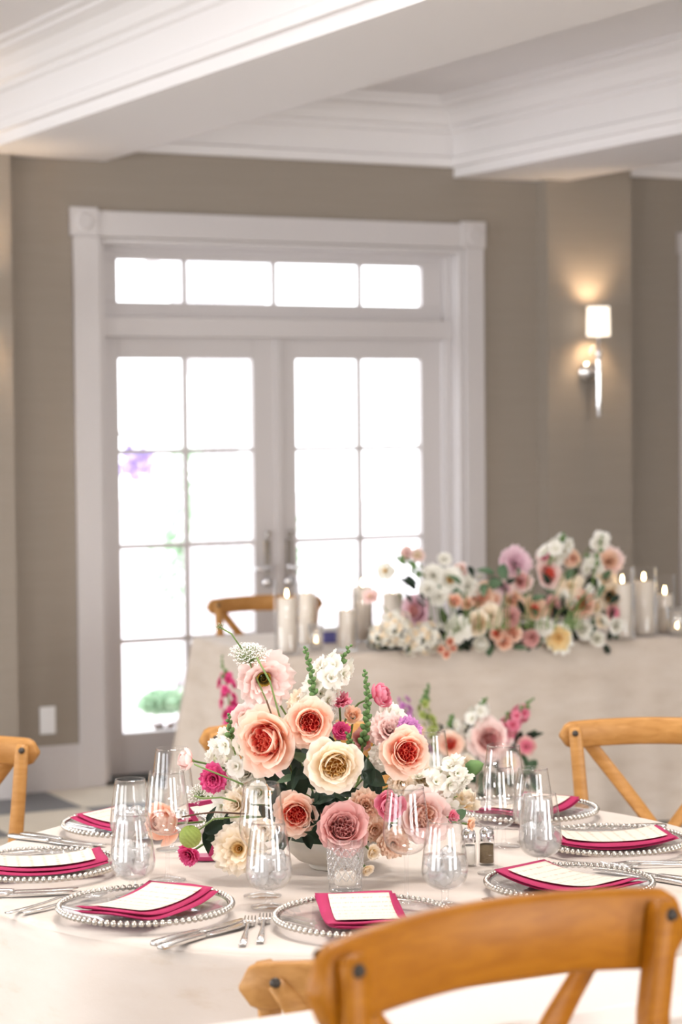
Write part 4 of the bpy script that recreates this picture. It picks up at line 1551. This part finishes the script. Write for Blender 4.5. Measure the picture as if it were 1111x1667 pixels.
HFL = [('dahlia', 60, 150, 58, 'whitep', 'butter'), ('ruffle', 135, 88, 50, 'blush', 'blush'), ('ruffle', 175, 95, 46, 'blush', 'cream'), ('rose', 165, 292, 96, 'lilac', 'mauve'),
       ('ruffle', 270, 108, 46, 'whitep', 'whitep'), ('dahlia', 290, 182, 84, 'whitep', 'butter'), ('ruffle', 350, 205, 84, 'whitep', 'whitep'), ('ruffle', 232, 165, 76, 'whitep', 'whitep'), ('ruffle', 210, 215, 60, 'whitep', 'whitep'), ('ruffle', 250, 240, 62, 'whitep', 'whitep'),
       ('ruffle', 325, 148, 52, 'blush', 'peach'), ('rose', 400, 240, 84, 'apricot', 'peach'), ('cup', 305, 258, 54, 'peach', 'peach'), ('cup', 350, 268, 44, 'peach', 'peach'), ('ruffle', 435, 310, 84, 'cream', 'cream'), ('rose', 385, 335, 76, 'cream', 'cream'),
       ('daisy', 315, 356, 92, 'whitep', 'whitep'), ('ran', 400, 410, 64, 'whitep', 'whitep'), ('cup', 455, 372, 54, 'peach', 'coral'), ('rose', 510, 368, 58, 'peach', 'peach'), ('cup', 482, 402, 66, 'peach', 'peach'),
       ('dahlia', 525, 120, 104, 'lilac', 'lilac'), ('rose', 640, 160, 88, 'blush', 'coral'), ('daisy', 720, 200, 100, 'cream', 'cream'), ('rose', 755, 266, 86, 'peach', 'coral'), ('ruffle', 622, 95, 52, 'blush', 'pink'), ('ruffle', 722, 108, 60, 'apricot', 'peach'),
       ('ruffle', 825, 50, 70, 'whitep', 'whitep'), ('ruffle', 852, 115, 96, 'blush', 'apricot'), ('ruffle', 842, 180, 66, 'cream', 'cream'), ('rose', 862, 240, 82, 'cream', 'butter'), ('cup', 800, 275, 54, 'cream', 'cream'), ('ruffle', 540, 188, 80, 'blush', 'mauve'), ('ruffle', 480, 215, 66, 'blush', 'lilac'),
       ('cup', 512, 252, 66, 'apricot', 'peach'), ('dahlia', 590, 285, 96, 'apricot', 'coral'), ('ruffle', 656, 276, 66, 'mauve', 'mauve'), ('ruffle', 505, 312, 66, 'mauve', 'mauve'), ('ruffle', 577, 388, 60, 'mauve', 'mauve'), ('daisy', 620, 350, 62, 'whitep', 'whitep'),
       ('daisy', 672, 390, 98, 'whitep', 'butter'), ('cup', 760, 360, 66, 'whitep', 'whitep'), ('cup', 812, 392, 60, 'whitep', 'whitep'), ('ruffle', 866, 300, 56, 'mauve', 'pink'), ('ruffle', 882, 345, 60, 'whitep', 'whitep'), ('ruffle', 830, 330, 56, 'cream', 'whitep'), ('ruffle', 445, 250, 60, 'blush', 'peach'),
       ('ruffle', 690, 240, 60, 'cream', 'whitep'), ('cup', 256, 428, 34, 'peach', 'coral'), ('cup', 290, 402, 34, 'peach', 'coral'), ('cup', 278, 446, 34, 'peach', 'coral'), ('cup', 300, 425, 30, 'peach', 'coral'), ('dahlia', 5, 240, 50, 'blush', 'cream')]
names = {'rose': 'garden_rose', 'ran': 'ranunculus', 'dahlia': 'dahlia', 'ruffle': 'carnation', 'cup': 'spray_rose', 'daisy': 'chrysanthemum'}
for kd, x, y, dm, pmn, hmn in HFL:
    px, py = c5(x, y)
    off = .0 if y > 300 else .05 + (300 - y) * .0004
    bloom(ha, kd, px, py, hd(px, off), dm / 2.174 * 1.2, (rh.uniform(-.4, .4) + (x - 480) / 1400, rh.uniform(-.1, .45), .9), M[pmn], M[hmn], names[kd], None, rh, stem_to=Vector((0, 0, .06)) + (onz(px, 1050, .79) - ha.location) * .75)
for (x, y, dm, n) in ((200, 385, 125, 60), (100, 355, 130, 60), (40, 380, 90, 36), (150, 420, 66, 24)):
    px, py = c5(x, y)
    d = hd(px, .02)
    mm = MB()
    P = atd(px, py, d) - ha.location
    R = dm / 2.174 / 2 * d / FPX
    hy = MB().tube([P - Vector((0, -.02, R)), P], .003, 6).obj('hydrangea', M['stem'], ha, fix=False)
    for i in range(n):
        t = math.acos(1 - 1.3 * (i + .5) / n)
        a = i * 2.4
        dv = vdir(math.sin(t) * math.cos(a), math.sin(t) * math.sin(a), math.cos(t))
        link('floret', floret_me, hy, P + dv * R * rh.uniform(.62, .98), q_to((dv + Vector((rh.uniform(-.5, .5), rh.uniform(-.5, .5), rh.uniform(-.5, .5)))).normalized(), rh.uniform(0, 6)), R * rh.uniform(.2, .32), mat=M['whitep'] if i % 3 else M['cream'])
for pts, mt, fs in (([(640, 130), (650, 90), (684, 60), (692, 20)], 'whitep', 46), ([(200, 170), (150, 130), (100, 100)], 'bud', 20), ([(800, 160), (790, 120), (778, 95)], 'whitep', 34), ([(700, 330), (790, 210), (828, 30)], 'whitep', 30), ([(560, 240), (440, 210), (230, 130)], 'whitep', 30)):
    spike(ha, [c5(*q) for q in pts], hd(c5(*pts[0])[0], .08), 'white_stock', M[mt], fs * .8, 9, 5, 9, None, rh)
for i in range(110):
    x = rh.uniform(130, 880)
    y = rh.uniform(150, 430)
    px, py = c5(x, y)
    leaf(ha, px, py, hd(px, rh.uniform(.02, .12)), rh.uniform(20, 36), (rh.uniform(-.7, .7), rh.uniform(-.3, .8), .7), M['leaf'] if rh.random() < .5 else M['leafg'], i)
tag(ha, 'long low flower garland of white, peach and coral blooms on the head table', 'flower arrangement')


# --- floor arrangements before the head table
def floor_arr(px, py, d, label):
    P = atd(px, py, d)
    r = empty('floor_flowers', (P.x, P.y, .002))
    MB().lathe([(0, 0), (.09, 0), (.12, .04), (.125, .10), (.11, .10), (.09, .05), (0, .04)], 28).obj('vase', M['bowl'], r)
    return r


D1 = 8.02
r1 = floor_arr(770, 1240, D1, '')
for kd, x, y, dm, pmn, hmn in (('rose', 290, 762, 92, 'peach', 'coral'), ('rose', 430, 748, 150, 'blush', 'mauve'), ('ruffle', 560, 772, 80, 'mauve', 'pink'), ('ruffle', 350, 830, 90, 'whitep', 'cream'), ('ruffle', 500, 830, 90, 'blush', 'cream'), ('ruffle', 230, 830, 80, 'whitep', 'whitep'), ('cup', 180, 720, 50, 'apricot', 'coral')):
    px, py = c5(x, y)
    bloom(r1, kd, px, py, D1 - .04, dm / 2.174, (rh.uniform(-.2, .2), .25, .9), M[pmn], M[hmn], names[kd], None, rh, stem_to=Vector((0, 0, .06)))
for pts, mt, fs, nf, nb in (([(250, 850), (170, 760), (135, 680), (125, 600)], 'purple', 26, 20, 0), ([(300, 850), (230, 720), (195, 640), (215, 555)], 'pod', 22, 14, 10), ([(380, 860), (370, 740), (385, 660), (415, 605)], 'whitep', 36, 14, 8), ([(420, 850), (480, 730), (530, 665), (580, 605)], 'mauve', 30, 22, 6), ([(290, 830), (290, 740), (296, 665)], 'whitep', 30, 8, 8), ([(460, 850), (490, 740), (495, 655)], 'pod', 18, 6, 8)):
    spike(r1, [c5(*q) for q in pts], D1, 'delphinium', M[mt] if mt != 'mauve' else M['pink'], fs, nf, nb, 10, None, rh)
for i in range(90):
    px, py = c5(rh.uniform(200, 590), rh.uniform(700, 960))
    leaf(r1, px, py, D1 + rh.uniform(-.02, .08), rh.uniform(22, 40), (rh.uniform(-.7, .7), rh.uniform(0, .8), .7), M['leafg'] if rh.random() < .5 else M['leaf'], i)
tag(r1, 'pink and white flowers in a low vase on the floor before the head table', 'flower arrangement', 'floor flowers')
D2 = 7.95
r2 = floor_arr(400, 1300, D2, '')
spike(r2, [(392, 1290), (382, 1200), (370, 1120), (361, 1070)], D2, 'delphinium', M['hot'], 28, 22, 6, 9, 'magenta flower spike', rh)
for i, (px, py, dm, pmn) in enumerate(((405, 1255, 50, 'blush'), (430, 1270, 50, 'whitep'), (385, 1285, 46, 'peach'), (450, 1245, 44, 'blush'))):
    bloom(r2, 'rose', px, py, D2, dm, (0, .3, .9), M[pmn], M['peach'], 'garden_rose', None, rh, stem_to=Vector((0, 0, .06)))
for i in range(30):
    leaf(r2, rh.uniform(360, 440), rh.uniform(1180, 1330), D2 + .03, rh.uniform(22, 36), (rh.uniform(-.7, .7), rh.uniform(0, .8), .7), M['leafg'], i)
tag(r2, 'floor flowers with a magenta spike at the left end of the head table', 'flower arrangement', 'floor flowers')
